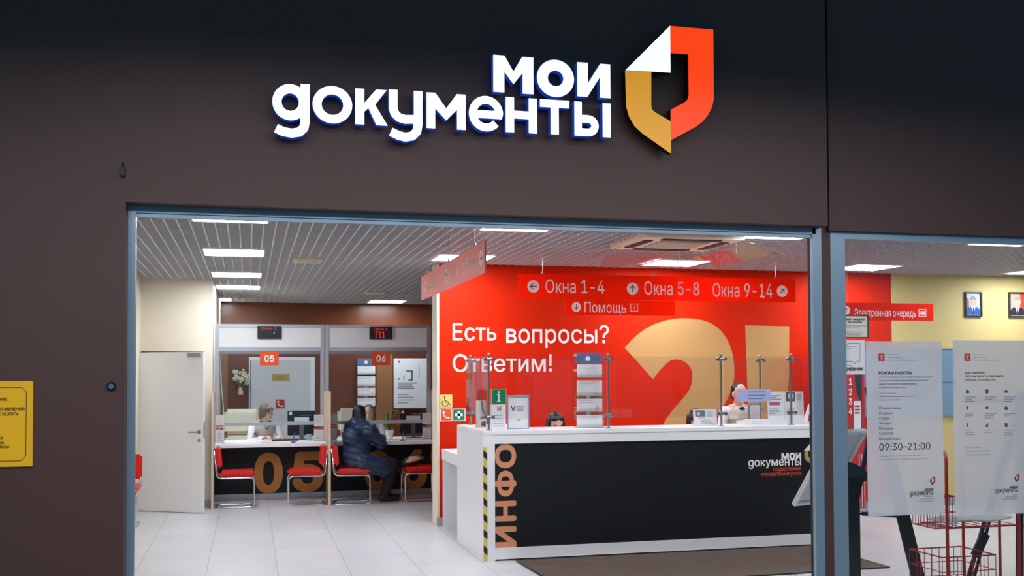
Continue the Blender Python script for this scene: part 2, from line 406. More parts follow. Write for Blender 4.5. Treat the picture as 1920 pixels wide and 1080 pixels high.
# inner walls
YR = 11.35                                   # the red and yellow wall
YB = 18.0                                    # the back wall
wr = MB().box(2.02, 7.69, YR, YR+.3, .0, 2.92)
struct(wr.build('wall_centre', M['red'], loc=(0, 0, 0)))
struct(MB().box(2.005, 2.02, YR+.005, YR+.30, 0, 2.92).box(2.005, 2.03, YR-.006, YR+.005, 0, 2.92).build('trim_1', M['cream'], loc=(0, 0, 0)))
struct(MB().box(7.69, 12, YR, YR+.3, 0, 2.92).build('wall_right', M['yellow'], loc=(0, 0, 0)))
struct(MB().box(11.9, 12, Y0+.16, YR, 0, 2.92).build('wall_far_right', M['yellow'], loc=(0, 0, 0)))
struct(MB().box(2.0, 12, YR-.014, YR, 0, .09).build('baseboard_right', mat('grey_skirting', (170, 170, 168), .5), loc=(0, 0, 0)))
struct(MB().box(-.6, 6.2, YB, YB+.15, 0, 2.92).build('wall_back', M['brown'], loc=(0, 0, 0)))
struct(MB().box(6.1, 6.2, YR+.3, YB, 0, 2.92).build('wall_back_right', M['cream'], loc=(0, 0, 0)))
lw = MB().box(-2.3, -2.2, Y0+.16, 12.95, 0, 2.92).box(-2.3, -1.31, 12.9, 13.0, 0, 2.92).box(-1.41, -1.31, 13.0, 13.8, 0, 2.92)
struct(lw.build('wall_left', M['cream'], loc=(0, 0, 0)))
bl = MB().box(-1.42, -.455, 13.8, 13.92, 1.965, 2.92).box(-.555, -.455, 13.8, 13.92, 0, 1.965).box(-.53, -.455, 13.92, 18.1, 0, 2.92)
struct(bl.build('wall_block', M['cream'], loc=(0, 0, 0)))
struct(MB().box(-1.45, -.5, 14.9, 15.0, 0, 2.92).box(-1.45, -1.38, 13.9, 15.0, 0, 2.92).build('wall_store', M['cream'], loc=(0, 0, 0)))
struct(MB().box(-.56, -.445, 13.788, 13.8, 0, .09).box(-.455, -.443, 13.79, 18, 0, .09).build('baseboard_left', mat('grey_skirting', (170, 170, 168), .5), loc=(0, 0, 0)))
struct(MB().box(-.458, -.449, 13.792, 13.80, .09, 2.87).build('trim_2', M['white'], loc=(0, 0, 0)))
# back wall panels
tr = MB()
for a, b in ((415, 427), (705, 736)):
    X0, X1 = at(a, 700, YB).x, at(b, 700, YB).x
    tr.box(X0, X1, YB-.012, YB, 0, 2.1)
struct(tr.build('trim_3', M['tan'], loc=(0, 0, 0)))
# ceiling: open square cells hung below a dark plenum
cg = MB(); px, py = .0965, .0965
x = -2.2
while x < 12: cg.box(x-.006, x+.006, Y0+.2, 18.0, HC, HC+.042); x += px
y = Y0+.22
while y < 18.0: cg.box(-2.2, 12, y-.006, y+.006, HC+.001, HC+.041); y += py
x = -.448-3*.5867*2
struct(cg.build('ceiling', mat('grid_white', (206, 206, 208), .5), loc=(0, 0, 0)))
struct(MB().box(-2.4, 12.1, Y0+.16, 18.2, 3.6, 3.7).build('ceiling_slab', mat('plenum_grey', (58, 58, 62), .9), loc=(0, 0, 0)))
struct(MB().box(-2.4, -2.3, Y0+.16, 18.2, 2.9, 3.62).box(12, 12.1, Y0+.16, 18.2, 2.9, 3.62).box(-2.4, 12, 18.1, 18.2, 2.9, 3.62).build('wall_plenum', mat('plenum_grey', (58, 58, 62), .9), loc=(0, 0, 0)))

# ------------------------------------------------------------------ ceiling lamps and fittings
lamp = thing('ceiling_lamp', '', 'ceiling lamp', group='square ceiling lamps')
h = .2835
MB().box(-h-.012, h+.012, -h-.012, -h, -.012, .04).box(-h-.012, h+.012, h, h+.012, -.012, .04).box(-h-.012, -h, -h, h, -.012, .04).box(h, h+.012, -h, h, -.012, .04).build('frame', M['white'], lamp)
MB().box(-h, h, -h, h, -.006, .03).build('diffuser', M['lamp'], lamp)
LX = [-.145, 2.165, 4.555, 6.92, 9.30]; LY = [8.27, 10.69, 13.03, 14.86, 17.3]
cols = ['over the booths', 'beside the glare-paled red sign', 'over the counter', 'behind the right window', 'farthest right']
rows = ['nearest the shop front', 'second from the shop front', 'third from the shop front', 'fourth from the shop front', 'nearest the back wall']
first = True
for i, X in enumerate(LX):
    for j, Y in enumerate(LY):
        if i >= 2 and j >= 2: continue
        if (i, j) in ((1, 2), (1, 3)): continue
        Xq = X+(.05 if (i, j) == (1, 4) else 0)-(.42 if (i, j) == (0, 4) else 0)
        o = lamp if first else copy_tree(lamp); first = False
        o.location = (Xq, Y, HC)
        o['label'] = 'white ceiling lamp %s in the column %s' % (rows[j], cols[i])
v = here('air_vent', 'small beige square vent in the cell ceiling beside the left lamps', 'vent', (.6, 11.17, HC-.03))
MB().box(.45, .75, 10.98, 11.37, HC-.03, HC+.02).build('housing', mat('beige_plastic', (214, 204, 182), .5), v, bevel=.01)
MB().box(.49, .71, 11.03, 11.32, HC-.034, HC-.03).build('grille', mat('beige_grille', (190, 180, 160), .6), v)
o = tag(MB().box(1.66, 1.95, 15.25, 15.55, HC-.025, HC+.02).build('smoke_vent', mat('beige_plastic', (214, 204, 182), .5), bevel=.008), 'thin pale vent in the ceiling before the back wall lamp', 'vent')
# cassette air conditioner with clear deflectors
X0, X1, Ya, Yb = 3.34, 4.30, 8.50, 9.42
ac = here('air_conditioner', 'cassette air conditioner in the ceiling with clear deflector sheets over the counter', 'air conditioner', ((X0+X1)/2, (Ya+Yb)/2, HC))
MB().box(X0, X1, Ya, Yb, HC-.035, HC+.05).build('panel', mat('warm_white_plastic', (246, 230, 206), .5), ac, bevel=.012)
MB().box(X0+.24, X1-.24, Ya+.24, Yb-.24, HC-.042, HC-.034).build('intake_grille', mat('beige_grille', (190, 180, 160), .6), ac, bevel=.004)
for n_, q in (('louver', (X0+.07, X0+.15, Ya+.2, Yb-.2)), ('louver', (X1-.15, X1-.07, Ya+.2, Yb-.2)), ('louver', (X0+.2, X1-.2, Ya+.07, Ya+.15)), ('louver', (X0+.2, X1-.2, Yb-.15, Yb-.07))):
    MB().box(q[0], q[1], q[2], q[3], HC-.044, HC-.034).build(n_, mat('dark_slot', (60, 50, 48), .6), ac)
dm = MB().slab(Frame((X1+.02, Ya, HC-.06), (.9, 0, -.30), (0, 1, 0)), 0, .30, -.02, Yb-Ya+.3, 0, .006)
dl = dm.build('deflector', M['acrylic'], ac)
MB().slab(Frame((X0-.02, Ya, HC-.06), (-.9, 0, -.30), (0, 1, 0)), 0, .24, .1, Yb-Ya+.3, -.006, 0).build('deflector', M['acrylic'], ac)
MB().slab(Frame((X0, Yb+.02, HC-.06), (1, 0, 0), (0, .9, -.30)), 0, X1-X0+.1, 0, .34, 0, .006).build('deflector', M['acrylic'], ac)
for q in ((X1+.1, Ya+.4), (X1+.1, Yb-.1), (X0+.2, Yb+.1), (X1-.2, Yb+.1)):
    MB().cyl((q[0], q[1], HC-.1), (q[0], q[1], HC), .004, n=6).build('hanger', M['white'], ac)
o = tag(MB().ball((4.42, 9.62, HC-.03), .035, .035, .03).cyl((4.42, 9.62, HC-.01), (4.42, 9.62, HC+.02), .045).build('smoke_detector', M['white'], smooth=True), 'white round smoke detector behind the ceiling air conditioner', 'detector')
# ------------------------------------------------------------------ the lit sign on the shop front
def scaleY(X, Z, Y, base=Y0): return X*Y/base, EYE+(Z-EYE)*Y/base
YS = 5.215
M['letterface'] = emit('lit_letter_face', (236, 245, 255), 1.05, (235, 240, 245))
M['letterside'] = emit('lit_letter_side', (24, 70, 190), .5, (10, 24, 60))
M['redface'] = emit('lit_red_face', (255, 66, 4), .95, (176, 36, 4))
M['yellowface'] = emit('lit_yellow_face', (226, 160, 40), .72, (150, 104, 24))
sg = here('illuminated_lettering', 'large lit white letters of the two-word name high on the brown shop front', 'sign', (1.0, Y0, 2.84))
fr = wallframe(YS)
BO, RE = .060, .045                            # stroke of the bold upper word and of the lower word
def let_m(w, h, s, v): return [(0, 0), (s, 0), (s, .56*h), (w/2, (v-.28)*h), (w-s, .56*h), (w-s, 0), (w, 0), (w, h), (w-s*1.02, h), (w/2, (v+.06)*h), (s*1.02, h), (0, h)]
def let_i(w, h, s): return [(0, 0), (s*.95, 0), (w-s, .60*h), (w-s, 0), (w, 0), (w, h), (w-s*.95, h), (s, .40*h), (s, h), (0, h)]
def let_k(w, h, s): return [(0, 0), (s, 0), (s, .36*h), (.40*w, .47*h), (.65*w, 0), (w, 0), (.61*w, .57*h), (.97*w, h), (.64*w, h), (s, .60*h), (s, h), (0, h)]
def let_n(w, h, s): return [(0, 0), (s, 0), (s, .40*h), (w-s, .40*h), (w-s, 0), (w, 0), (w, h), (w-s, h), (w-s, .62*h), (s, .62*h), (s, h), (0, h)]
def let_t(w, h, s): c = w/2; return [(c-s/2, 0), (c+s/2, 0), (c+s/2, h-s*.92), (w, h-s*.92), (w, h), (0, h), (0, h-s*.92), (c-s/2, h-s*.92)]
def ell(cx, cz, rx, rz, a0, a1, n=22): return [(cx+rx*math.cos(math.radians(a0+(a1-a0)*i/n)), cz+rz*math.sin(math.radians(a0+(a1-a0)*i/n))) for i in range(n+1)]
LET = [('m', 1.239, 1.458, 3.135, 3.331, BO), ('o', 1.477, 1.683, 3.128, 3.328, BO), ('i', 1.701, 1.888, 3.140, 3.324, BO),
       ('g', .109, .292, 2.922, 3.113, RE), ('o', .306, .504, 2.922, 3.112, RE), ('k', .520, .684, 2.925, 3.108, RE), ('u', .690, .864, 2.922, 3.113, RE),
       ('m', .885, 1.090, 2.925, 3.110, RE), ('e', 1.106, 1.293, 2.922, 3.112, RE), ('n', 1.306, 1.476, 2.926, 3.112, RE), ('t', 1.493, 1.655, 2.928, 3.112, RE), ('y', 1.682, 1.888, 2.927, 3.111, RE)]
def logo_letter(mb, t, w, h, s, f_, h0, h1):
    if t == 'm': mb.prism(f_, let_m(w, h, s, .46 if s == RE else .52), h0, h1)
    elif t in 'iknt': mb.prism(f_, {'i': let_i, 'k': let_k, 'n': let_n, 't': let_t}[t](w, h, s), h0, h1)
    elif t == 'o': mb.ring(f_, w/2, h/2, w/2-s, w/2, h0, h1, 40, h/w)
    elif t == 'e':
        cx, cz, rx, rz = w/2, h/2, (w-s)/2, (h-s)/2
        mb.thick(f_, [(s*.6, cz-.004), (w-s*.55, cz-.004)]+ell(cx, cz, rx, rz, 4, 318, 34), s*.92, h0, h1)
    elif t == 'g':
        mb.ring(f_, w/2-.004, h/2, w/2-.004-s, w/2-.004, h0, h1, 36, h/w)
        mb.thick(f_, [(w-s/2, h), (w-s/2, .0), (w-s/2-.006, -.030), (w-s/2-.028, -.052), (w-s/2-.065, -.059), (w-s/2-.105, -.054), (.018, -.038)], s, h0, h1)
    elif t == 'u':
        mb.thick(f_, [(s/2, h), (s/2, .50*h), (s/2+.008, .36*h), (s/2+.028, .26*h), (s/2+.06, .215*h), (w-s*.6, .235*h)], s, h0, h1)
        mb.thick(f_, [(w-s/2, h), (w-s/2, .12*h), (w-s/2-.007, -.018), (w-s/2-.030, -.042), (w-s/2-.066, -.050), (w-s/2-.10, -.043), (.010, -.026)], s, h0, h1)
    elif t == 'y':
        zt = .62*h-s*.46; r_ = (zt-s*.46)/2
        mb.thick(f_, [(s/2, h), (s/2, s*.46), (.078, s*.46)]+ell(.078, s*.46+r_, r_*1.05, r_, -70, 70, 10)+[(.078, zt), (s*.9, zt)], s*.92, h0, h1)
        mb.slab(f_, w-s, w, 0, h, h0, h1)
for t, a, b, c, d, s_ in LET:
    q = YS/Y0; (a, c), (b, d) = scaleY(a, c, YS), scaleY(b, d, YS)
    f_ = Frame((a, YS, c)); l = MB(); logo_letter(l, t, b-a, d-c, s_*q, f_, -.045, 0); l = l.build('letter', M['letterside'], sg)
    g = MB(); logo_letter(g, t, b-a, d-c, s_*q, f_, .0005, .0015); g.build('face', M['letterface'], l)
    px0 = {'o': s_*.5, 'e': s_*.5, 't': (b-a)/2}.get(t, s_*.5)
    MB().cyl(f_(px0, (d-c)*.5, -.045), f_(px0, (d-c)*.5, YS-Y0+.0008), .006, n=8).build('standoff', M['steel'], l)
eb = here('illuminated_emblem', 'large lit emblem of a folded sheet, orange, gold and white, on the brown shop front', 'sign', (2.23, Y0, 2.85))
def pxpoly(pts, Y): return [(at(x_, y_, Y).x, at(x_, y_, Y).z) for x_, y_ in pts]
redp = [(1256, 49), (1337, 56), (1338, 185), (1335, 200), (1327, 216), (1316, 229), (1304, 238), (1258, 263), (1257, 206), (1282, 193), (1288, 188), (1291, 180), (1290, 102), (1256, 99.5)]
yelp = [(1172, 132), (1221, 135), (1221, 199), (1223, 206), (1229, 211), (1258, 228), (1258, 288), (1204, 250), (1190, 237), (1180, 220), (1174, 200)]
whip = [(1255.5, 49), (1256.5, 137), (1172, 132)]
for nm, pts, m_, h1 in (('gold_half', yelp, 'yellowface', 0), ('orange_half', redp, 'redface', .002), ('white_fold', whip, 'letterface', .006)):
    P = pxpoly(pts, YS)
    l = MB().prism(fr, P, -.045, h1).build(nm, mat('dark_sign_edge', (24, 16, 14), .5), eb)
    MB().prism(fr, P, h1, h1+.001).build('face', M[m_], l)
    cx = sum(q[0] for q in P)/len(P); cz = sum(q[1] for q in P)/len(P)
for x_, z_ in ((2.14, 3.36), (2.36, 3.45), (2.02, 3.18)): MB().cyl(fr(x_, z_, -.045), fr(x_, z_, YS-Y0+.0008), .008, n=8).build('standoff', M['steel'], eb)
# small things on the cladding
yp = here('name_plate', 'yellow metal name plate with dark writing on the left of the shop front', 'plate', (-1.25, Y0, 1.23))
X1, Z0, Z1 = -.979, 1.232, 1.630; X0 = -1.56
MB().box(X0, X1, Y0-.012, Y0, Z0, Z1).build('plate', mat('brass_yellow', (236, 186, 30), .35), yp, bevel=.002)
f2 = wallframe(Y0-.0125); bo = MB(); e = .028; cut = .022
loop = [(X0+e, Z0+e), (X1-e-cut, Z0+e), (X1-e, Z0+e+cut), (X1-e, Z1-e-cut), (X1-e-cut, Z1-e), (X0+e, Z1-e)]
bo.tube([f2(a, b, .0004) for a, b in loop], .0016, 6, closed=True).build('border', mat('plate_ink', (96, 70, 10), .5), yp)
tx = MB()
def lr(t, y_, x_, cap, off=.012): tx.line(f2, t, at(x_, y_, Y0).x, at(x_, y_, Y0).z, cap, off, right=True)
lr('УЧРЕЖДЕНИЕ', 751, 14, .014); lr('ЦЕНТР ПРЕДОСТАВЛЕНИЯ', 769, 47, .0145, .02); lr('МУНИЦИПАЛЬНЫХ УСЛУГ»', 778.5, 36, .0145, .02)
lr('литера А', 823, 7, .013); lr('Санкт-Петербурга', 832, 8, .013); lr('режим работы', 839.5, 18, .013)
tx.build('writing', mat('plate_ink', (96, 70, 10), .5), yp)
kb = here('door_bell', 'small round chrome bell push on the brown wall left of the entrance', 'bell push', (-.635, Y0-.01, 1.604))
fk = wallframe(Y0)
MB().disc(fk, -.635, 1.604, .021, 0, .012).build('bezel', mat('dark_chrome', (70, 74, 80), .25, 1), kb, smooth=True)
MB().disc(fk, -.635, 1.604, .012, .012, .018).build('button', M['chrome'], kb, smooth=True)
hk = MB().box(-.600, -.578, Y0-.022, Y0, 2.61, 2.655).bar((-.589, Y0-.012, 2.65), (-.586, Y0-.03, 2.675), .008, .008)
tag(hk.build('cable_clip', mat('dark_clip', (20, 16, 16), .5), bevel=.003), 'small dark clip on the brown wall above the left door frame', 'clip')

# ------------------------------------------------------------------ writing on the red wall
fw = wallframe(YR)
def wtext(mb, t, x0, y0, x1, y1, Y, fr=None, off=0, h0=.0008, h1=None):
    a, b, c, d = rect(x0, y0, x1, y1, Y); mb.text(fr or wallframe(Y), t, a, c, b, d, off, h0, h1); return mb
wl_ = here('wall_lettering', 'two lines of large white question and answer lettering on the red wall', 'lettering', (3.1, YR, 1.68))
wtext(MB(), 'Есть', 848.6, 606, 930.5, 639, YR, off=.006, h0=.002).build('word', M['whitetext'], wl_)
wtext(MB(), 'вопросы?', 949, 608.5, 1141.5, 652.5, YR, off=.006, h0=.002).build('word', M['whitetext'], wl_)
wtext(MB(), 'Ответим!', 848.6, 663.8, 1035, 697.5, YR, off=.006, h0=.002).build('word', M['whitetext'], wl_)
def smooth_poly(pts, sub=5):
    """closed curve through points; a point given twice is a corner"""
    out = []; n = len(pts)
    for i in range(n):
        p0, p1, p2, p3 = pts[i-1], pts[i], pts[(i+1) % n], pts[(i+2) % n]
        if p1 == p2: continue
        if p0 == p1: p0 = (2*p1[0]-p2[0], 2*p1[1]-p2[1])
        if p3 == p2: p3 = (2*p2[0]-p1[0], 2*p2[1]-p1[1])
        for k in range(sub):
            t = k/sub
            out.append(tuple(.5*(2*p1[j]+(p2[j]-p0[j])*t+(2*p0[j]-5*p1[j]+4*p2[j]-p3[j])*t*t+(3*p1[j]-p0[j]-3*p2[j]+p3[j])*t**3) for j in (0, 1)))
    return out
qp = [(1171, 652), (1171, 652), (1192, 630), (1220, 611), (1253, 600), (1288, 597), (1325, 603), (1353, 622), (1371, 655), (1377, 697), (1372, 727), (1358, 759), (1338, 787), (1322, 812), (1317, 840), (1317, 840), (1234, 840), (1234, 840), (1236, 818), (1243, 797), (1258, 773), (1282, 745), (1294, 727), (1298, 705), (1294, 689), (1284, 679), (1270, 674), (1256, 677), (1241, 690), (1224, 711), (1224, 711)]
qm = MB().prism(fw, [(at(x_, y_, YR).x, at(x_, y_, YR).z) for x_, y_ in smooth_poly(qp)], .001, .004)
a, b, c, d = rect(1232, 868, 1320, 945, YR)
qm.prism(fw, [(a, c), (b, c), (b, d), (a, d)], .001, .004)
tag(qm.build('question_mark', M['gold']), 'huge golden question mark on the red wall behind the counter', 'wall graphic')
ep = [(1397, 610), (1479.5, 612), (1479, 700), (1474, 838), (1407, 836), (1401, 719)]
em = MB().prism(fw, [(at(x_, y_, YR).x, at(x_, y_, YR).z) for x_, y_ in ep], .001, .004)
a, b, c, d = rect(1400, 868, 1480, 945, YR); em.prism(fw, [(a, c), (b, c), (b, d), (a, d)], .001, .004)
tag(em.build('exclamation_mark', M['gold']), 'huge golden exclamation mark on the red wall, right of the question mark', 'wall graphic')

def sticker(name, label, x0, y0, x1, y1, Y, base, sym, symcol, edge=None, fr=None):
    a, b, c, d = rect(x0, y0, x1, y1, Y); f = wallframe(Y)
    t = here(name, label, 'sign', ((a+b)/2, Y, c))
    if edge: MB().slab(f, a, b, c, d, .001, .003).build('edge', edge, t); e = (b-a)*.07
    else: e = 0
    MB().slab(f, a+e, b-e, c+e, d-e, .0012, .0036).build('plate', base, t)
    mb = MB(); sym(mb, f, a+e, b-e, c+e, d-e, .0042); mb.build('symbol', symcol, t); return t
def handset(mb, f, a, b, c, d, h):
    s = b-a; P = lambda u, v: f(a+s*u, c+(d-c)*v, h)
    pts = rounded([P(.26, .78), P(.26, .5), P(.5, .24), P(.78, .22)], s*.3)
    mb.tube([q for q in pts], s*.055, 6)
    for u, v in ((.27, .76), (.76, .24)): mb.ball(P(u, v), s*.12, s*.02, s*.1, 10, 6)
def wheelchair(mb, f, a, b, c, d, h):
    s = b-a; P = lambda u, v: f(a+s*u, c+(d-c)*v, h)
    mb.ball(P(.38, .8), s*.07, s*.02, s*.07, 10, 6)
    mb.tube([P(.38, .7), P(.4, .42), P(.66, .42), P(.76, .22), P(.84, .24)], s*.035, 6)
    mb.tube([P(.42+.26*math.cos(t), .34+.24*math.sin(t)) for t in [math.radians(130+i*22) for i in range(10)]], s*.03, 6)
    mb.tube([P(.4, .56), P(.58, .56)], s*.03, 6)
def cross(mb, f, a, b, c, d, h):
    s, m = b-a, d-c; mb.slab(f, a+s*.38, b-s*.38, c+m*.16, d-m*.16, h, h+.001); mb.slab(f, a+s*.16, b-s*.16, c+m*.38, d-m*.38, h, h+.001)
def infoi(mb, f, a, b, c, d, h):
    s, m = b-a, d-c; u = a+s*.5
    mb.disc(f, u, c+m*.80, s*.075, h, h+.002); mb.slab(f, u-s*.075, u+s*.075, c+m*.2, c+m*.66, h, h+.002)
    mb.slab(f, u-s*.13, u+s*.13, c+m*.14, c+m*.22, h, h+.002); mb.slab(f, u-s*.13, u+s*.02, c+m*.6, c+m*.68, h, h+.002)
YRs = YR-.001
sticker('access_sign', 'small yellow wheelchair sign at the left edge of the red wall', 825, 740, 848, 764, YRs, M['signyellow'], wheelchair, M['ink'])
sticker('telephone_sign', 'small red telephone sign under the yellow wheelchair sign', 825, 766, 847, 790, YRs, M['orange'], handset, M['whitetext'], M['white'])
sticker('first_aid_sign', 'small green sign with a white cross at the left edge of the red wall', 848, 766, 872.5, 789.5, YRs, M['green'], cross, M['whitetext'], M['white'])

# ------------------------------------------------------------------ hanging signs
def arrow(mb, f, u, v, r, ang, h):
    """red arrow on a round white spot"""
    c, s = math.cos(ang), math.sin(ang); R = lambda x_, y_: (u+(x_*c-y_*s)*r, v+(x_*s+y_*c)*r)
    mb.prism(f, [R(*q) for q in ((-.6, -.08), (.5, -.08), (.5, .08), (-.6, .08))], h, h+.001)
    for sg_ in (-1, 1): mb.prism(f, [R(*q) for q in ((.62, 0), (.5, .1*sg_), (.05, .5*sg_), (-.02, .38*sg_), (.42, 0))], h, h+.001)
YH = 10.0
t = here('hanging_sign', 'long red hanging sign to the counter windows, over the information counter', 'sign', (4.1, YH, 2.25))
f = wallframe(YH)
MB().box(2.587, 5.625, YH, YH+.012, 2.405, 2.655).build('board', M['signred'], t)
MB().box(3.067, 4.255, YH, YH+.012, 2.250, 2.402).build('lower_board', M['signred'], t)
for x_ in (3.4, 3.95): MB().box(x_, x_+.02, YH+.012, YH+.016, 2.38, 2.43).build('bracket', M['steel'], t)
for w_, *bx in (('Окна 1-4', 1023, 524.5, 1133, 550), ('Окна 5-8', 1208, 528, 1311, 553.5), ('Окна 9-14', 1336, 531, 1448, 557.5), ('Помощь', 1096, 566.5, 1174, 590)):
    wtext(MB(), w_, *bx, YH, off=.003).build('lettering', M['signtext'], t)
ARW = mat('arrow_red', (150, 20, 30), .5)
def spot(t, f, u, v, r, an):
    sp = MB(); sp.disc(f, u, v, r, .0006, .0016); sp = sp.build('arrow_spot', M['signtext'], t)
    ar = MB(); arrow(ar, f, u, v, r, an, .0018); ar.build('arrow', ARW, sp)
mb = MB()
for x_, y_, r_, an in ((1000, 537, .062, math.pi), (1186, 541, .062, math.pi/2), (1466.5, 546, .062, math.pi/4), (1080.5, 575.5, .048, -math.pi/2)):
    q = at(x_, y_, YH); spot(t, f, q.x, q.z, r_, an)
a, b, c, d = rect(1182, 569.5, 1196, 584, YH)
for q in ((a, b, c, c+.006), (a, b, d-.006, d), (a, a+.006, c+.006, d-.006), (b-.006, b, c+.006, d-.006)): mb.slab(f, *q, .0006, .0016)
mb.text(f, '?', a+.028, c+.02, b-.028, d-.02, .01)
mb.build('help_symbol', M['signtext'], t)
for x_ in (1018, 1227, 1454.5):
    q = at(x_, 515, YH)
    MB().cyl((q.x, YH+.006, 2.65), (q.x, YH+.006, HC+.02), .0022, n=6).ball((q.x, YH+.006, 2.668), .013, .009, .018, 10, 8).build('wire', M['steel'], t)
# sign hung along the passage, edge on to the counter
XS = 1.70
t = here('hanging_sign', 'long salmon hanging sign seen at an angle, left of the red wall', 'sign', (XS, 9.05, 2.41))
MB().box(XS, XS+.012, 7.57, 10.52, 2.412, 2.652).build('board', M['signglare'], t)
fs = Frame((XS, 10.52, 2.412), (0, -1, 0), (0, 0, 1))
for w_, *bx in (('Окна 1-4', .38, .075, 1.02, .165), ('5-8', 1.52, .085, 1.72, .165), ('Выход', 2.28, .07, 2.68, .18)): MB().text(fs, w_, *bx, .003).build('lettering', M['signtext'], t)
for u_, an in ((.22, math.pi), (1.38, math.pi/2), (2.83, 0)): spot(t, fs, u_, .12, .062, an)
for u_ in (1.86, 2.10):
    mb = MB()
    for q in ((u_, u_+.09, .07, .078), (u_, u_+.09, .152, .16), (u_, u_+.008, .078, .152), (u_+.082, u_+.09, .078, .152), (u_+.03, u_+.06, .09, .14)): mb.slab(fs, *q, .0006, .0016)
    mb.build('door_symbol', M['signtext'], t)
for y_ in (7.95, 9.05, 10.15): MB().cyl((XS+.006, y_, 2.65), (XS+.006, y_, HC+.02), .0022, n=6).ball((XS+.006, y_, 2.664), .009, .013, .018, 10, 8).build('wire', M['steel'], t)
YQ = 9.0
t = here('hanging_sign', 'red hanging sign for the electronic queue, right of the brown mullion', 'sign', (6.0, YQ, 2.168))
MB().box(5.40, 6.57, YQ, YQ+.012, 2.166, 2.336).build('board', M['signred'], t)
wtext(MB(), 'Электронная очередь', 1602, 579, 1717, 597.5, YQ, off=.003).build('lettering', M['signtext'], t); mb = MB()
a, b, c, d = rect(1722.5, 579.5, 1736.5, 594, YQ); f = wallframe(YQ)
for q in ((a, b, c, c+.006), (a, b, d-.006, d), (a, a+.006, c+.006, d-.006), (b-.006, b, c+.006, d-.006), (a+.018, a+.032, c+.02, d-.02), (a+.036, a+.05, c+.02, d-.02), (a+.054, a+.068, c+.02, d-.02)): mb.slab(f, *q, .0006, .0016)
mb.build('queue_symbol', M['signtext'], t)
q = at(1586, 582, YQ); spot(t, f, q.x, q.z, .045, math.pi/2)
for x_ in (5.62, 6.36): MB().cyl((x_, YQ+.006, 2.33), (x_, YQ+.006, HC+.02), .0022, n=6).build('wire', M['steel'], t)

# ------------------------------------------------------------------ portraits and board on the yellow wall
def portrait(label, x0, x1, y0, y1, bg, bg2, suit, shirt, tie, hairc):
    a, b, c, d = rect(x0, y0, x1, y1, YR); f = wallframe(YR)
    t = here('framed_portrait', label, 'picture', ((a+b)/2, YR, c)); w_, h_ = b-a, d-c; e = .016
    MB().slab(f, a, b, c, c+e, .001, .03).slab(f, a, b, d-e, d, .001, .03).slab(f, a, a+e, c+e, d-e, .001, .03).slab(f, b-e, b, c+e, d-e, .001, .03).build('frame', mat('dark_frame', (34, 36, 40), .4), t)
    pic = MB().slab(f, a+e, b-e, c+e, d-e, .001, .012).build('picture', bg, t)
    P = lambda u, v: (a+w_*u, c+h_*v)
    MB().prism(f, [P(*q) for q in bg2[1]], .0122, .0126).build('backdrop', bg2[0], pic)
    MB().prism(f, [P(*q) for q in ((.1, .08), (.9, .08), (.88, .3), (.7, .40), (.5, .44), (.3, .40), (.12, .3))], .013, .0134).build('suit', suit, pic)
    MB().prism(f, [P(*q) for q in ((.5, .12), (.64, .42), (.36, .42))], .0138, .014).build('shirt', shirt, pic)
    MB().prism(f, [P(*q) for q in ((.5, .1), (.545, .16), (.53, .37), (.47, .37), (.455, .16))], .0144, .0146).build('tie', tie, pic)
    fm_ = MB(); u, v = P(.5, .62); fm_.prism(f, [(u+w_*.20*math.cos(k*math.pi/12), v+h_*.185*math.sin(k*math.pi/12)) for k in range(24)], .0148, .0152); fm_.build('face', M['skin'], pic)
    hm_ = MB(); hm_.prism(f, [(u+w_*.205*math.cos(k*math.pi/12), v+h_*(.06+.14*math.sin(k*math.pi/12))) for k in range(13)], .0154, .0156); hm_.build('hair', hairc, pic)
grey = mat('portrait_grey_hair', (168, 158, 150), .7)
portrait('framed portrait of a man in a blue suit on the yellow wall', 1808, 1839, 547.5, 594, mat('portrait_pale', (206, 212, 226), .5), (mat('portrait_flag', (206, 84, 60), .5), ((.05, .2), (.05, .8), (.24, .7), (.26, .3))), mat('portrait_blue', (30, 92, 168), .6), M['paper'], mat('portrait_navy', (30, 44, 90), .6), grey)
portrait('framed portrait of a man in dark suit and red tie, rightmost on yellow wall', 1890, 1922, 548, 595, mat('portrait_beige', (206, 170, 150), .5), (mat('portrait_red', (202, 70, 50), .5), ((.68, .1), (.95, .1), (.95, .94), (.68, .94))), mat('portrait_dark', (34, 38, 48), .6), M['paper'], M['redink'], grey)
a, b, c, d = rect(1621, 655, 1789, 780, YR-.02); zz = (c+d)/2
t = here('notice_board', 'blue grey notice board on the yellow wall behind the frosted notices', 'board', ((a+b)/2, YR, c))
MB().box(a, b, YR-.025, YR-.001, c, zz-.003).box(a, b, YR-.025, YR-.001, zz+.003, d).build('panel', M['signsheet'], t)
MB().box(a-.012, a, YR-.03, YR-.001, c, d).box(b, b+.012, YR-.03, YR-.001, c, d).box(a, b, YR-.03, YR-.001, d, d+.012).box(a, b, YR-.03, YR-.001, c-.012, c).build('frame', mat('board_frame', (130, 150, 160), .4, .3), t)

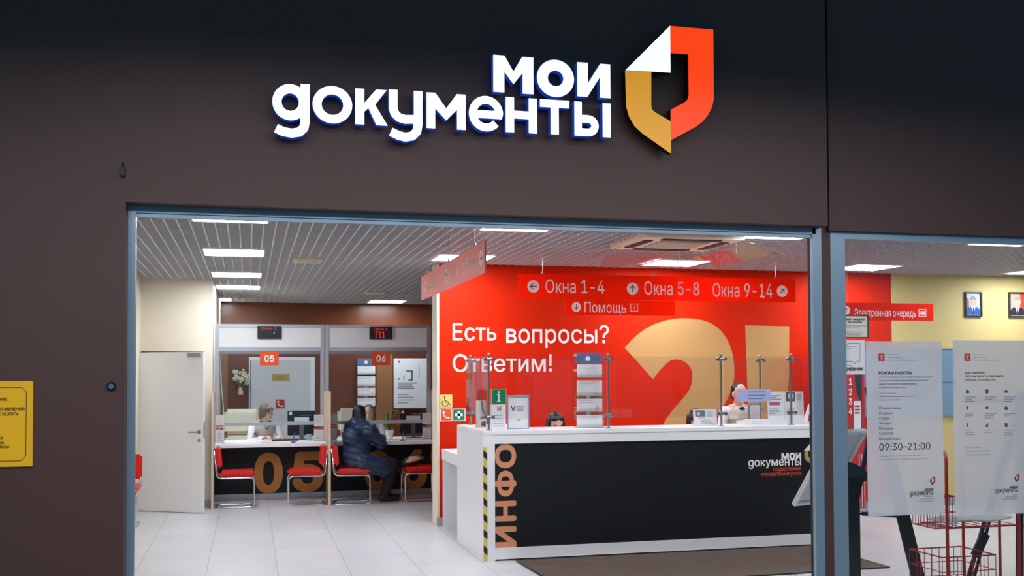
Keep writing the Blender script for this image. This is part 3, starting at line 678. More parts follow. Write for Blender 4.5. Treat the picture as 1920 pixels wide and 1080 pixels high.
# ------------------------------------------------------------------ information counter
YC = 9.05
CL, CR, CT = 2.014, 5.60, 1.155
t = here('information_counter', 'white information counter with a dark front panel under the red wall', 'counter', (3.8, 9.6, 0))
b_ = MB()
b_.box(CL, CR, YC, 9.55, CT-.04, CT).box(CL, CL+.55, 9.55, 10.26, CT-.04, CT).box(5.05, CR, 9.55, 10.26, CT-.04, CT)
b_.build('countertop', M['white'], t, bevel=.004)
MB().box(CL, CL+.04, YC+.06, 10.26, 0, CT-.04).build('side_panel', M['white'], t); MB().box(CR-.04, CR, YC+.06, 10.26, 0, CT-.04).build('side_panel', M['white'], t)
b_ = MB().box(CL, 2.118, YC, YC+.06, 0, CT-.04).box(2.118, CR, YC+.004, YC+.06, 1.037, CT-.04).box(2.118, CR, YC+.004, YC+.06, .016, .116).box(CR-.05, CR, YC+.002, YC+.06, .0, CT-.04)
b_.build('front_frame', M['white'], t)
fp = MB().box(2.118, CR-.05, YC+.014, YC+.05, .116, 1.037).build('front_panel', M['dark'], t)
MB().box(2.06, 5.5, YC+.06, YC+.08, 0, .02).build('plinth', M['black'], t)
MB().box(CL+.04, CR-.04, 9.40, 9.44, .02, CT-.04).build('back_panel', M['white'], t)
MB().box(CL+.56, 5.04, 9.45, 9.74, .70, .735).build('work_surface', M['white'], t)
fc = wallframe(YC+.014)
mb = MB(); fv = Frame((2.118, YC+.014, 0), (0, 0, 1), (-1, 0, 0))      # the word reads upwards
for ch, z0, z1 in (('И', .116, .303), ('Н', .348, .530), ('Ф', .568, .798), ('О', .818, 1.035)):
    vs, fs_, a, b, c, d = glyphs(ch, .03); k = (z1-z0)/(b-a); l = .196/(d-c)
    mb.add([(2.120+.196-(q[1]-c)*l, YC+.0132-q[2], z0+(q[0]-a)*k) for q in vs], fs_)
mb.build('vertical_word', M['salmon'], fp)
mb = MB(); Yl = YC+.014
wtext(mb, 'мои', 1465, 848.5, 1502, 862, Yl, off=.03); wtext(mb, 'gокументы', 1403, 861.5, 1502, 878, Yl, off=.012); mb.build('logo_words', M['whitetext'], fp)
mb = MB(); wtext(mb, 'государственные', 1450, 876, 1502, 884.5, Yl); wtext(mb, 'и муниципальные услуги', 1427, 885.5, 1502, 894, Yl); mb.build('caption', M['orangeink'], fp)
ox, oz = at(1509, 852, Yl).x, at(1509, 852, Yl).z
def emblem(parent, f, u, v, hgt, h=.001, mg=None, mo=None, mw=None):
    """small printed emblem with its top left corner of the fold at u, v-0.35*hgt"""
    k = hgt/239.
    P = lambda pts: [(u+(x_-1172)*k, v-(y_-49)*k) for x_, y_ in pts]
    for nm, pts, m_ in (('gold_half', yelp, mg or M['gold']), ('orange_half', redp, mo or M['orangeink']), ('white_fold', whip, mw or M['whitetext'])):
        MB().prism(f, P(pts), h, h+.0004).build(nm, m_, parent)
emblem(fp, fc, at(1508, 850, Yl).x, at(1508, 830, Yl).z, .21)
tape = mat('hazard_tape', (226, 200, 80), .5); nt = tape.node_tree; bs = nt.nodes['Principled BSDF']
tc = nt.nodes.new('ShaderNodeTexCoord'); sx = nt.nodes.new('ShaderNodeSeparateXYZ'); m1 = nt.nodes.new('ShaderNodeMath'); m2 = nt.nodes.new('ShaderNodeMath'); m3 = nt.nodes.new('ShaderNodeMath'); m4 = nt.nodes.new('ShaderNodeMath'); mx = nt.nodes.new('ShaderNodeMixRGB')
nt.links.new(tc.outputs['Object'], sx.inputs[0]); m1.operation = 'MULTIPLY'; m1.inputs[1].default_value = .9; nt.links.new(sx.outputs['X'], m1.inputs[0])
m2.operation = 'ADD'; nt.links.new(m1.outputs[0], m2.inputs[0]); nt.links.new(sx.outputs['Z'], m2.inputs[1])
m3.operation = 'MODULO'; nt.links.new(m2.outputs[0], m3.inputs[0]); m3.inputs[1].default_value = .140; m4.operation = 'GREATER_THAN'; nt.links.new(m3.outputs[0], m4.inputs[0]); m4.inputs[1].default_value = .078
mx.inputs[1].default_value = (*lin((226, 200, 90)), 1); mx.inputs[2].default_value = (*lin((20, 24, 36)), 1); nt.links.new(m4.outputs[0], mx.inputs[0]); nt.links.new(mx.outputs[0], bs.inputs['Base Color'])
tp = MB().box(CL-.001, CL+.034, YC-.0012, YC, .005, 1.008).build('hazard_tape', tape, t)
# low white desk beyond the left wing
t = here('low_desk', 'low white desk behind the left end of the counter by the red wall', 'desk', (2.34, 10.75, 0))
MB().box(2.03, 2.66, 10.30, 11.20, .735, .852).build('desktop', M['white'], t, bevel=.004)
MB().box(2.035, 2.62, 11.14, 11.18, 0, .735).build('end_panel', M['white'], t)
MB().box(2.58, 2.62, 10.32, 11.14, 0, .735).build('side_panel', M['white'], t)
# entrance carpet
cp = MB(); Q = [(2.30, 9.0), (5.24, 9.02), (5.27, 7.86), (2.34, 7.75)]
cp.v = [Vector((a, b, z)) for z in (.001, .010) for a, b in Q]; cp.f = [(0, 1, 2, 3), (7, 6, 5, 4)]+[(i, i+4, (i+1) % 4+4, (i+1) % 4) for i in range(4)]
ct = here('entrance_mat', 'brown ribbed entrance mat on the pale tiles before the counter', 'mat', (3.8, 8.4, 0))
cp.build('carpet', M['mat'], ct)
ed = MB()
for i in range(4):
    p, q = Vector((*Q[i], .006)), Vector((*Q[(i+1) % 4], .006)); ed.cyl(p, q, .008, n=8)
ed.build('edge', M['black'], ct)

# ------------------------------------------------------------------ on the counter: clear screen, stands, leaflets
t = here('clear_screen', 'clear acrylic screen on chrome posts along the top of the information counter', 'screen', (3.6, 9.2, CT))
PZ = 1.835
posts = [(2.075, 9.10), (2.14, 10.19), (3.215, 9.14), (4.345, 9.14), (5.08, 9.14), (5.20, 10.0)]
for (X, Y) in posts:
    p = MB().cyl((X, Y, CT+.006), (X, Y, PZ), .011, n=14).cyl((X, Y, CT), (X, Y, CT+.008), .03, n=20).ball((X, Y, PZ), .014, .014, .014, 12, 8).build('post', M['steel'], t, smooth=True)
    for z in (1.275, 1.79):
        c = MB()
        for s_ in (-1, 1): c.cyl((X+s_*.006, Y-.02, z), (X+s_*.045, Y-.02, z), .012, n=12).cyl((X+s_*.034, Y-.034, z), (X+s_*.034, Y+.004, z), .016, n=14)
        c.cyl((X-.02, Y, z), (X+.02, Y, z), .016, n=14).build('clamp', M['steel'], p, smooth=True)
for x0, x1 in ((2.10, 3.19), (3.24, 4.32), (4.37, 5.06), (5.10, 5.58)):
    MB().box(x0, x1, 9.112, 9.120, 1.25, 1.815).build('pane', M['acrylic'], t)
MB().box(2.085, 2.093, 9.13, 10.16, 1.25, 1.815).build('pane', M['acrylic'], t)
MB().box(5.216, 5.224, 9.18, 9.98, 1.25, 1.80).build('pane', M['acrylic'], t)
YI = 9.22
def prints(mb, f, a, b, c, d, rows, h=.0008, th=.0045, ragged=.25, seed=1):
    """grey lines of print too small to read"""
    r = random.Random(seed)
    for i in range(rows):
        z = d-(d-c)*(i+.5)/rows; mb.slab(f, a, b-(b-a)*r.random()*ragged, z-th/2, z+th/2, h, h+.0004)
# information stand with green sign
a, b, c, d = rect(922, 730, 948.5, 803, YI); g0 = at(935, 757.5, YI).z
t = here('information_stand', 'white leaflet holder carrying a green information sign, on the left end of the counter', 'stand', ((a+b)/2, YI, CT))
f = wallframe(YI)
MB().box(a, b, YI, YI+.06, CT, g0-.003).build('holder', M['white'], t, bevel=.003)
MB().slab(f, a-.004, b+.004, g0-.003, d+.004, -.012, 0).build('sign_edge', M['signyellow'], t)
MB().slab(f, a, b, g0, d, 0, .002).build('sign_plate', M['green'], t)
mb = MB(); infoi(mb, f, a, b, g0, d, .0024); mb.build('letter_i', M['whitetext'], t)
mb = MB(); prints(mb, f, a+.012, b-.012, CT+.02, g0-.07, 6); mb.build('print', M['paleink'], t)
mb = MB(); [mb.slab(f, a+.05+i*.014, a+.06+i*.014, g0-.06, g0-.02-.008*(i % 2), .0008, .0014) for i in range(3)]; mb.build('picture', mat('brick_print', (190, 120, 110), .6), t)
# framed notice with V
a, b, c, d = rect(950.5, 741, 991.5, 804, YI+.03); f = wallframe(YI+.03); e = .010
t = here('framed_notice', 'grey framed notice with a letter V standing on the counter beside the green sign', 'sign', ((a+b)/2, YI, CT))
MB().slab(f, a, b, CT, CT+e, 0, .014).slab(f, a, b, d-e, d, 0, .014).slab(f, a, a+e, CT+e, d-e, 0, .014).slab(f, b-e, b, CT+e, d-e, 0, .014).build('frame', mat('silver_blue_frame', (168, 178, 204), .35, .3), t)
MB().slab(f, a, b, CT, d, -.008, .004).build('sheet', M['paper'], t)
mb = MB(); mb.text(f, 'V', a+.035, CT+.165, a+.08, CT+.215, .02, .005); prints(mb, f, a+.09, b-.035, CT+.165, CT+.212, 4, .005, .004, .4, 3); prints(mb, f, a+.09, a+.13, CT+.075, CT+.09, 1, .005); mb.build('print', M['ink'], t)
MB().bar((a+.1, YI+.05, CT+.2), (a+.1, YI+.14, CT+.003), .05, .004).build('prop', M['alu'], t)
# brochure holder by the left posts
a, b, c, d = rect(894, 751, 912, 799, 9.55); Yq = 9.55; f = wallframe(Yq)
t = here('brochure_holder', 'clear holder with grey printed brochures between the two left chrome posts', 'holder', ((a+b)/2, Yq, CT))
MB().box(a-.01, b+.01, Yq, Yq+.05, CT, CT+.1).build('pocket', M['acrylic'], t)
br = MB().box(a, b, Yq+.01, Yq+.04, CT+.004, d).build('brochure', mat('brochure_grey', (206, 206, 196), .6), t)
mb = MB(); f = wallframe(Yq+.01); P = lambda u, v: (a+(b-a)*u, CT+(d-CT)*v)
for q in ([(.45, .98), (.6, .98), (.8, .6), (.95, .5), (.9, .45), (.55, .62)], [(.4, .4), (.95, .44), (.95, .36), (.4, .3)], [(.5, .22), (.95, .26), (.95, .04), (.5, .06)]): mb.prism(f, [P(*z) for z in q], .0006, .001)
mb.build('print', mat('dark_plum', (90, 74, 96), .6), br)
# leaflet towers
def tower(label, x0, x1, z0, z1, Y, glab, base=True, hdr=True):
    t = here('leaflet_tower', label, 'leaflet stand', ((x0+x1)/2, Y, z0)); f = wallframe(Y); H = z1-z0; W = x1-x0
    MB().box(x0, x1, Y+.03, Y+.036, z0, z1).box(x0-.008, x0, Y-.06, Y+.036, z0, z1).box(x1, x1+.008, Y-.06, Y+.036, z0, z1).build('back_plate', M['acrylic'], t)
    if hdr:
        MB().box(x0, x1, Y+.02, Y+.028, z0+H*.85, z1).build('header', mat('slate_blue', (92, 104, 140), .5), t)
        MB().disc(wallframe(Y+.02), x0+W*.5, z0+H*.92, W*.09, .001, .002).build('badge', M['paper'], t)
    rowsq = [(.66, .84, M['paper']), (.42, .63, M['paper']), (.21, .385, M['paper']), (.0, .17, M['paper'])]
    strips = [(.40, M['gold']), (.18, mat('coral', (226, 110, 96), .5))]
    for zf, m_ in strips:
        s_ = MB().box(x0, x1, Y+.012, Y+.026, z0+H*(zf-.035), z0+H*(zf+.045)).build('strip', m_, t)
        MB().disc(wallframe(Y+.012), x0+W*.5, z0+H*(zf+.005), W*.085, .001, .003).build('button', M['paper'], s_)
    for i, (za, zb, m_) in enumerate(rowsq):
        MB().box(x0, x1, Y-.055, Y-.051, z0+H*za, z0+H*(za+.05)).box(x0, x1, Y-.055, Y+.03, z0+H*za, z0+H*za+.004).build('pocket', M['acrylic'], t)
        o = here('leaflet_stack', 'white leaflets in the %s pocket of the %s' % (['top', 'upper middle', 'lower middle', 'bottom'][i], glab), 'leaflets', ((x0+x1)/2, Y, z0+H*za+.005), 'leaflets in towers')
        MB().box(x0+.01, x1-.01, Y-.045, Y-.02+.008*i, z0+H*za+.0045, z0+H*zb).build('sheets', m_, o)
        mb = MB(); prints(mb, wallframe(Y-.045), x0+.02, x1-.03, z0+H*(zb-.06), z0+H*zb-.004, 2, .0006, .003, .3, i); 
        if i == 2: mb.ring(wallframe(Y-.045), x1-.06, z0+H*(za+.06), .010, .015, .0006, .001)
        mb.build('print', M['paleink'] if i != 2 else mat('magenta_print', (190, 100, 150), .6), o)
a, b, c, d = rect(1079, 661, 1128, 803, 9.26)
tower('tall clear leaflet tower standing on the counter in front of the red wall', a, b, CT, d, 9.26, 'tower on the counter')
# flyer stands and the rest along the right half
def flyer(name, label, x0, x1, y0, Y, lean, deco, z0=CT, cat='flyer stand', foot=True):
    a, b, c, d = rect(x0, y0, x1, 800, Y); H = d-z0
    t = here(name, label, cat, ((a+b)/2, Y, z0)); f = Frame((a, Y, z0+.004), (1, 0, 0), (0, lean, 1)); W = b-a
    MB().slab(f, 0, W, 0, H, -.004, 0).build('sheet', M['paper'], t)
    MB().box(a, b, Y-.015, Y+.05, z0, z0+.004).build('foot', M['acrylic'], t)
    deco(t, f, W, H); return t
def deco1(t, f, W, H):
    MB().slab(f, W*.08, W*.5, H*.55, H*.94, .0006, .001).build('photo', mat('photo_slate', (104, 116, 140), .6), t)
    MB().disc(f, W*.22, H*.72, W*.075, .0012, .0016).build('photo_face', mat('photo_skin', (226, 196, 184), .6), t)
    MB().slab(f, W*.2, W*.5, H*.42, H*.56, .0006, .001).build('caption_band', mat('sand_print', (216, 202, 186), .6), t)
    mb = MB(); prints(mb, f, W*.56, W*.94, H*.5, H*.9, 5, .0008, .004, .4, 5); prints(mb, f, W*.3, W*.9, H*.08, H*.36, 4, .0008, .004, .4, 6); mb.build('print', M['paleink'], t)
flyer('flyer_stand', 'small white flyer with a photo standing on the counter before the black-haired clerk', 1301, 1345, 768, 9.24, .12, deco1)
def deco2(t, f, W, H):
    mb = MB(); prints(mb, f, W*.1, W*.85, H*.74, H*.9, 3, .0008, .006, .4, 8); prints(mb, f, W*.06, W*.8, H*.25, H*.5, 5, .0008, .004, .5, 9); mb.build('print', M['midink'], t)
    MB().slab(f, W*.1, W*.72, H*.58, H*.68, .0006, .0012).build('red_button', mat('dusty_red', (190, 96, 106), .6), t)
flyer('flyer_stand', 'tall white notice with a red button mark on the right half of the counter', 1440.5, 1472, 735, 9.26, .06, deco2)
def deco3(t, f, W, H):
    MB().slab(f, W*.05, W*.55, H*.7, H*.98, .0006, .001).build('photo', mat('photo_dark', (84, 92, 104), .6), t)
    MB().disc(f, W*.32, H*.86, W*.16, .0012, .0016).build('photo_face', mat('photo_pale', (214, 210, 208), .6), t)
    mb = MB(); prints(mb, f, W*.62, W*.95, H*.72, H*.92, 3, .0008, .005, .4, 11); prints(mb, f, W*.06, W*.6, H*.25, H*.5, 3, .0008, .005, .3, 12); mb.build('print', M['midink'], t)
flyer('flyer_stand', 'white notice with a dark photo at the top, next right of the red button notice', 1473, 1508, 735, 9.26, .06, deco3)
# pale blue sign fixed to the screen
a, b, c, d = rect(1383, 730, 1445, 753, 9.105); f = wallframe(9.108)
t = here('pane_sign', 'pale blue see-through sign fixed to the clear screen before the clerk', 'sign', ((a+b)/2, 9.11, c))
MB().slab(f, a, b, c, d, -.003, .0005).build('sheet', film('blue_film', (186, 202, 236), .8), t)
mb = MB(); prints(mb, f, a+.11, b-.05, c+.012, d-.01, 3, .001, .008, .35, 4); mb.build('print', mat('blue_print', (96, 110, 160), .6), t)
# grey arched stand, white box, tent card
YJ = 9.30; a, b, c, d = rect(1404, 757, 1426, 792, YJ)
t = here('display_stand', 'small grey arched stand on the counter before the clerk in the vest', 'stand', ((a+b)/2, YJ, CT))
MB().tube(rounded([(a, YJ, CT+.006), (a, YJ, d), (b, YJ, d), (b, YJ, CT+.006)], .04, 8), .011, 8).build('arch', mat('grey_arch', (130, 136, 146), .4), t, smooth=True)
MB().box(a, b, YJ-.006, YJ+.006, CT+.02, d-.01).build('card', mat('card_pink', (222, 210, 206), .6), t)
a, b, c, d = rect(1402, 785, 1439, 799, 9.2)
t = here('tissue_box', 'flat white box on the counter in front of the arched stand', 'box', ((a+b)/2, 9.2, CT))
MB().box(a, b, 9.16, 9.27, CT, d-.004).build('body', M['white'], t, bevel=.004)
mb = MB(); prints(mb, wallframe(9.16), a+.02, b-.02, CT+.015, CT+.05, 2, .0006, .003, .3, 2); mb.build('print', M['paleink'], t)
a, b, c, d = rect(1507, 757, 1531, 799, 9.26)
t = here('tent_card', 'white tent card with a red triangle near the right end of the counter', 'card', ((a+b)/2, 9.26, CT)); W, H = b-a, d-CT
MB().prism(Frame((a, 9.2, CT), (1, 0, 0), (0, 0, 1)), [(0, 0), (W, 0), (W*.5, H)], -.09, 0).build('card', M['paper'], t)
MB().prism(Frame((a, 9.199, CT), (1, 0, 0), (0, 0, 1)), [(.012, .03), (.065, .03), (.02, .1)], .0004, .001).build('red_triangle', M['redink'], t)
a, b, c, d = rect(1574, 768, 1593, 807, 9.3)
t = here('tablet_stand', 'white framed blue screen on the far right end of the counter, seen through the window', 'tablet', (5.49, 9.3, CT))
fq = Frame((5.42, 9.22, CT+.01), (1, 0, 0), (0, .5, 1))
MB().slab(fq, 0, .15, 0, .24, -.012, 0).build('case', M['white'], t, bevel=.004)
MB().slab(fq, .015, .135, .02, .22, .0004, .001).build('display', emit('blue_display', (96, 150, 205), .7), t)
MB().bar((5.495, 9.40, CT+.003), (5.495, 9.30, CT+.17), .05, .006).build('prop', M['white'], t)

# ------------------------------------------------------------------ booths 05 and 06
YW = 14.45
def booth(num, x0, x1, led, lx, nx):
    which = {'05': 'left booth, number 05', '06': 'right booth, number 06'}[num]
    t = here('booth_screen', 'pale framed glass screen of the %s' % which, 'partition', ((x0+x1)/2, YW, 0), 'booth screens')
    fr_ = MB()
    for q in ((x0, x0+.05), (x1-.05, x1)): fr_.box(q[0], q[1], YW-.03, YW+.03, .765, 2.345)
    fr_.box(x0+.05, x1-.05, YW-.03, YW+.03, 2.305, 2.345).box(x0+.05, x1-.05, YW-.03, YW+.03, 1.985, 2.035).build('frame', M['alu'], t)
    MB().box(x0+.05, x1-.05, YW-.012, YW+.012, 2.03, 2.31).build('header_panel', M['white'], t)
    MB().box(x0+.05, x1-.05, YW-.03, YW+.03, .985, 1.03).build('crossbar', M['alu'], t)
    MB().box(x0+.05, x1-.05, YW-.004, YW+.004, 1.03, 1.99).build('pane', M['glass'], t)
    MB().box(x0+.052, x1-.052, YW-.028, YW-.012, 1.945, 1.984).build('rail', mat('dull_rail', (130, 138, 148), .4, .4), t)
    d = here('queue_display', 'black queue display with red figures on the header of the %s' % which, 'display', (lx, YW-.05, 2.15), 'queue displays')
    MB().box(lx-.157, lx+.157, YW-.05, YW-.012, 2.150, 2.322).build('case', M['black'], d, bevel=.004)
    f = wallframe(YW-.0505); mb = MB(); mb.text(f, led[0], lx-.1, 2.270, lx+.09, 2.305, 0, .001)
    if len(led) > 1: mb.text(f, led[1], lx-.075, 2.165, lx+.06, 2.255, .004, .001)
    mb.build('figures', M['red_led'], d)
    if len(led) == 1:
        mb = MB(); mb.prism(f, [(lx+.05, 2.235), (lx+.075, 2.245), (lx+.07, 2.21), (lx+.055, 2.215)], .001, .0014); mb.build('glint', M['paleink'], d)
    g = here('booth_number', 'orange tag with the white figures %s above the %s' % (num, which.split(',')[0]), 'sign', (nx, YW-.05, 1.79), 'booth number tags')
    MB().box(nx-.123, nx+.123, YW-.05, YW-.038, 1.79, 1.985).build('plate', M['orange'], g)
    mb = MB(); mb.text(wallframe(YW-.05), num, nx-.065, 1.835, nx+.065, 1.93, .02); mb.build('figures', M['whitetext'], g)
    k = here('service_desk', 'white topped desk with a dark front and bronze number %s, %s' % (num, which.split(',')[0]), 'desk', ((x0+x1)/2, 14.5, 0), 'service desks')
    MB().box(x0, x1, 13.98, 15.1, .722, .765).build('desktop', M['white'], k, bevel=.003)
    MB().box(x0, x1, 14.40, 14.43, .08, .722).build('front_panel', M['dark'], k)
    MB().box(x0, x1, 14.41, 14.43, 0, .08).build('plinth', M['alu'], k)
    MB().box(x0+.01, x0+.04, 14.43, 15.08, 0, .722).box(x1-.04, x1-.01, 14.43, 15.08, 0, .722).build('leg_panel', M['white'], k)
    f = wallframe(14.40); mb = MB()
    for ch, u0, u1 in (('0', .07, .445), ('5', .57, .98)) if num == '05' else (('0', 1.53, 1.90), ('6', 2.03, 2.40)): mb.text(f, ch, u0, .075, u1, .625, .035)
    mb.build('number', M['bronze'], k)
booth('05', -.44, .995, ['Окно 5'], .265, .265)
booth('06', 1.005, 2.46, ['Окно 6', 'П1'], 1.765, 1.765)
MB_ = MB
for X, lab in ((-.437, 'left of booth 05 beside the white door'), (1.0, 'between the two booths'), (2.475, 'right of booth 06 by the red wall edge')):
    t = here('divider_panel', 'beige divider with a pale wood edge %s' % lab, 'divider', (X, 13.95, 0), 'booth dividers')
    MB().box(X-.011, X+.011, 13.52, 14.41, .77, 1.445).box(X-.011, X+.011, 13.52, 13.97, .02, .775).build('panel', mat('beige_panel', (206, 182, 160), .5), t)
    MB().box(X-.014, X+.014, 13.50, 13.522, 0, 1.45).build('edge', M['wood'], t)
# things behind the desks on the back wall
a, b, c, d = rect(470, 675, 582, 900, YB); c = 0
dr = struct(MB().box(a-.03, b+.07, YB-.03, YB, 0, d+.05).build('door_2', M['white'], loc=(0, 0, 0)))
MB().box(a, b, YB-.045, YB-.03, 0.005, d).build('leaf', mat('door_grey_white', (214, 214, 216), .45), dr)
MB().box(a-.012, a, YB-.036, YB-.03, 0, d).build('gap', M['midink'], dr)
a, b, c, d = rect(510, 701, 543, 714, YB-.046)
o = here('door_plate', 'brass name plate on the white door behind booth 05', 'plate', ((a+b)/2, YB, c)); MB().box(a, b, YB-.05, YB-.0455, c, d).build('plate', mat('brass', (190, 166, 104), .35, .5), o)
mb = MB(); prints(mb, wallframe(YB-.05), a+.07, b-.07, c+.02, d-.02, 3, .0006, .01, .3); mb.build('print', mat('plate_ink', (96, 70, 10), .5), o)
sticker('telephone_sign', 'red telephone sign on the white door above the seated clerk', 517, 749, 533.5, 765.5, YB-.046, M['redink'], handset, M['whitetext'])
a, b, c, d = rect(738, 672, 803, 765, YB-.002)
o = here('wall_poster', 'white framed poster on the brown wall behind booth 06', 'poster', ((a+b)/2, YB, c)); f = wallframe(YB)
MB().slab(f, a, b, c, d, .001, .02).build('panel', M['paper'], o, bevel=.006)
mb = MB(); P = lambda u, v: (a+(b-a)*u, c+(d-c)*v)
def rr(u0, u1, v0, v1): q0, q1 = P(u0, v0), P(u1, v1); mb.slab(f, q0[0], q1[0], q0[1], q1[1], .0206, .021)
rr(.36, .54, .73, .76); rr(.50, .55, .56, .76); rr(.42, .55, .55, .58); rr(.12, .18, .57, .60); rr(.28, .31, .57, .66); rr(.12, .18, .91, .95); rr(.72, .74, .6, .85)
prints(mb, f, *P(.12, 0)[:1], P(.7, 0)[0], P(0, .38)[1], P(0, .52)[1], 4, .0206, .018, .4, 21); prints(mb, f, P(.12, 0)[0], P(.6, 0)[0], P(0, .08)[1], P(0, .3)[1], 4, .0206, .012, .4, 22)
mb.build('print', M['midink'], o)
a, b, c, d = rect(669, 672, 704, 762, YB-.04)
tower('leaflet tower of white sheets on the brown wall of booth 06 beside the poster', a, b, c, d, YB-.04, 'tower on the brown wall', hdr=True)
# wall bouquet
bq = here('flower_bouquet', 'white flower bouquet against the brown wall at the left of booth 05', 'flowers', (-.16, YB-.05, 1.34))
r = random.Random(3); st = MB(); lf = MB()
for i in range(26):
    p = Vector((-.16+r.uniform(-.15, .16), YB-.06-r.uniform(0, .09), 1.60+r.uniform(-.08, .16)))
    st.tube([(-.14+r.uniform(-.02, .02), YB-.05, 1.40), (p+Vector((-.14, YB-.05, 1.40)))/2+Vector((0, 0, .02)), p], .004, 5)
    for k in range(4): lf.ball(p+Vector((r.uniform(-.03, .03), r.uniform(-.02, .02), r.uniform(-.03, .03))), .02, .014, .018, 8, 6)
st.build('stems', mat('stem_green', (130, 140, 96), .6), bq); lf.build('blossoms', mat('blossom', (226, 222, 196), .6), bq, smooth=True)
MB().cyl((-.13, YB-.05, 1.34), (-.14, YB-.05, 1.46), .045, .03, 12).build('wrap', mat('peach_wrap', (226, 190, 160), .6), bq)
MB().box(-.17, -.09, YB-.06, YB, 1.325, 1.34).build('bracket', M['tan'], bq)
cb = MB().tube([(at(413, 672, 17.9).x, 17.9, 1.96), (at(415, 720, 17.9).x, 17.92, 1.5), (at(419, 770, 17.9).x, 17.93, 1.1), (at(419, 830, 17.9).x, 17.9, .02)], .008, 6)
tag(cb.build('cable', M['white'], smooth=True), 'thin white cable hanging down the brown wall left of booth 05', 'cable')

# office chairs
def office_chair():
    t = thing('office_chair', 'cream leather office chair behind booth 05', 'office chair', group='cream office chairs')
    MB().box(-.25, .25, -.02, .08, .80, 1.17).build('headrest', M['leather'], t, smooth=True, bevel=.045, seg=4)
    MB().box(-.24, .24, -.03, .07, .44, .79).build('backrest', M['leather'], t, smooth=True, bevel=.04, seg=4)
    MB().box(-.25, .25, -.50, -.01, .36, .45).build('seat', M['leather'], t, smooth=True, bevel=.04, seg=4)
    for s_ in (-1, 1): MB().tube(rounded([(s_*.25, .0, .46), (s_*.29, -.02, .66), (s_*.29, -.32, .66), (s_*.26, -.36, .44)], .06), .02, 8).build('armrest', M['black'], t, smooth=True)
    b = MB().cyl((0, -.24, .12), (0, -.24, .38), .03)
    for k in range(5):
        an = 2*math.pi*k/5; b.bar((0, -.24, .12), (.28*math.cos(an), -.24+.28*math.sin(an), .07), .04, .03, (0, 0, 1)).ball((.28*math.cos(an), -.24+.28*math.sin(an), .028), .028, n=10, m=8)
    b.build('base', M['black'], t); return t
oc = office_chair(); oc.location = (-.10, 15.75, 0); oc.rotation_euler.z = -.1
oc2 = copy_tree(oc); oc2.location = (1.53, 15.72, 0); oc2.rotation_euler.z = .12; oc2['label'] = 'cream leather office chair behind booth 06, half hidden by the man in the navy jacket'
# monitors
def monitor():
    t = thing('monitor', 'black monitor seen from behind on the desk of booth 05', 'monitor', group='desk monitors')
    MB().box(-.19, .19, -.02, .02, .06, .40).build('screen', M['black'], t, bevel=.008)
    MB().box(-.10, .10, -.026, -.02, .22, .31).build('label_sheet', M['paper'], t); MB().box(-.17, -.13, -.024, -.02, .345, .385).build('sticker', M['paper'], t)
    mb = MB(); prints(mb, wallframe(-.021), -.02, .14, .325, .35, 1, .0006, .008); mb.build('badge', M['paleink'], t)
    MB().box(-.03, .03, -.03, .0, .012, .2).box(-.11, .11, -.09, .08, 0, .012).build('stand', mat('grey_stand', (96, 104, 112), .4), t, bevel=.003); return t
mo = monitor(); mo.location = (.71, 14.80, .765)
mo2 = copy_tree(mo); mo2.location = (2.27, 14.80, .765); mo2['label'] = 'black monitor seen from behind on the desk of booth 06, by the plant'
# papers in clear pockets on the glass
def pocket(x0, x1, z0, z1, lab, strip):
    Y = 14.36
    t = here('document_holder', lab, 'document holder', ((x0+x1)/2, Y, z0), 'document holders'); f = wallframe(Y); W, H = x1-x0, z1-z0
    MB().box(x0-.006, x1+.006, Y, Y+.004, z0, z1+.004).box(x0-.006, x1+.006, Y, Y+.05, z0, z0+.004).build('pocket', M['acrylic'], t)
    for k, (v0, v1) in enumerate(((.02, .46), (.54, .98))): MB().box(x0, x1, Y+.006, Y+.01, z0+H*v0, z0+H*v1).build('sheet', M['paper'], t)
    mb = MB(); g = wallframe(Y+.006); prints(mb, g, x0+.02, x1-.02, z0+H*.06, z0+H*.36, 5, .0006, .005, .5, int(x0*10)); prints(mb, g, x0+.02, x1-.02, z0+H*.66, z0+H*.94, 4, .0006, .005, .5, int(x0*10)+1); mb.build('print', M['paleink'], t)
    MB().slab(g, x0+.008, x1-.008, z0+H*strip, z0+H*strip+.022, .0006, .001).build('strip', mat('coral_strip', (222, 92, 80), .5), t)
pocket(-.425, -.315, .766, 1.145, 'clear document holder at the left end of booth 05', .56)
pocket(.855, .985, .766, 1.13, 'clear document holder at the right end of booth 05', .42)
pocket(1.055, 1.16, .766, 1.14, 'clear document holder at the left end of booth 06 behind the red chair', .56)
pocket(2.335, 2.455, .766, 1.135, 'clear document holder at the right end of booth 06', .42)
# desk oddments
def penstand(x, lab):
    t = here('pen_stand', lab, 'pen stand', (x, 14.12, .765), 'blue pen stands')
    MB().cyl((x, 14.12, .765), (x, 14.12, .785), .035, .025).build('base', mat('pen_blue', (40, 90, 170), .4), t)
    MB().tube([(x, 14.12, .78), (x+.01, 14.12, .84), (x+.02, 14.125, .90)], .007, 8).build('pen', mat('pen_blue', (40, 90, 170), .4), t)
penstand(.57, 'blue pen on a stand on the desk of booth 05'); penstand(2.02, 'blue pen on a stand on the desk of booth 06')
def papers(x, y, lab, w_=.21, d_=.29, rz=0):
    t = thing('paper_sheets', lab, 'papers', (x, y, .765), rz, 'loose papers')
    MB().box(-w_/2, w_/2, -d_/2, d_/2, 0, .004).build('sheet', M['paper'], t)
    mb = MB(); prints(mb, Frame((0, 0, .004), (1, 0, 0), (0, 1, 0)), -w_*.4, w_*.4, -d_*.4, d_*.4, 8, .0006, .004, .4, 3); mb.build('print', M['paleink'], t)
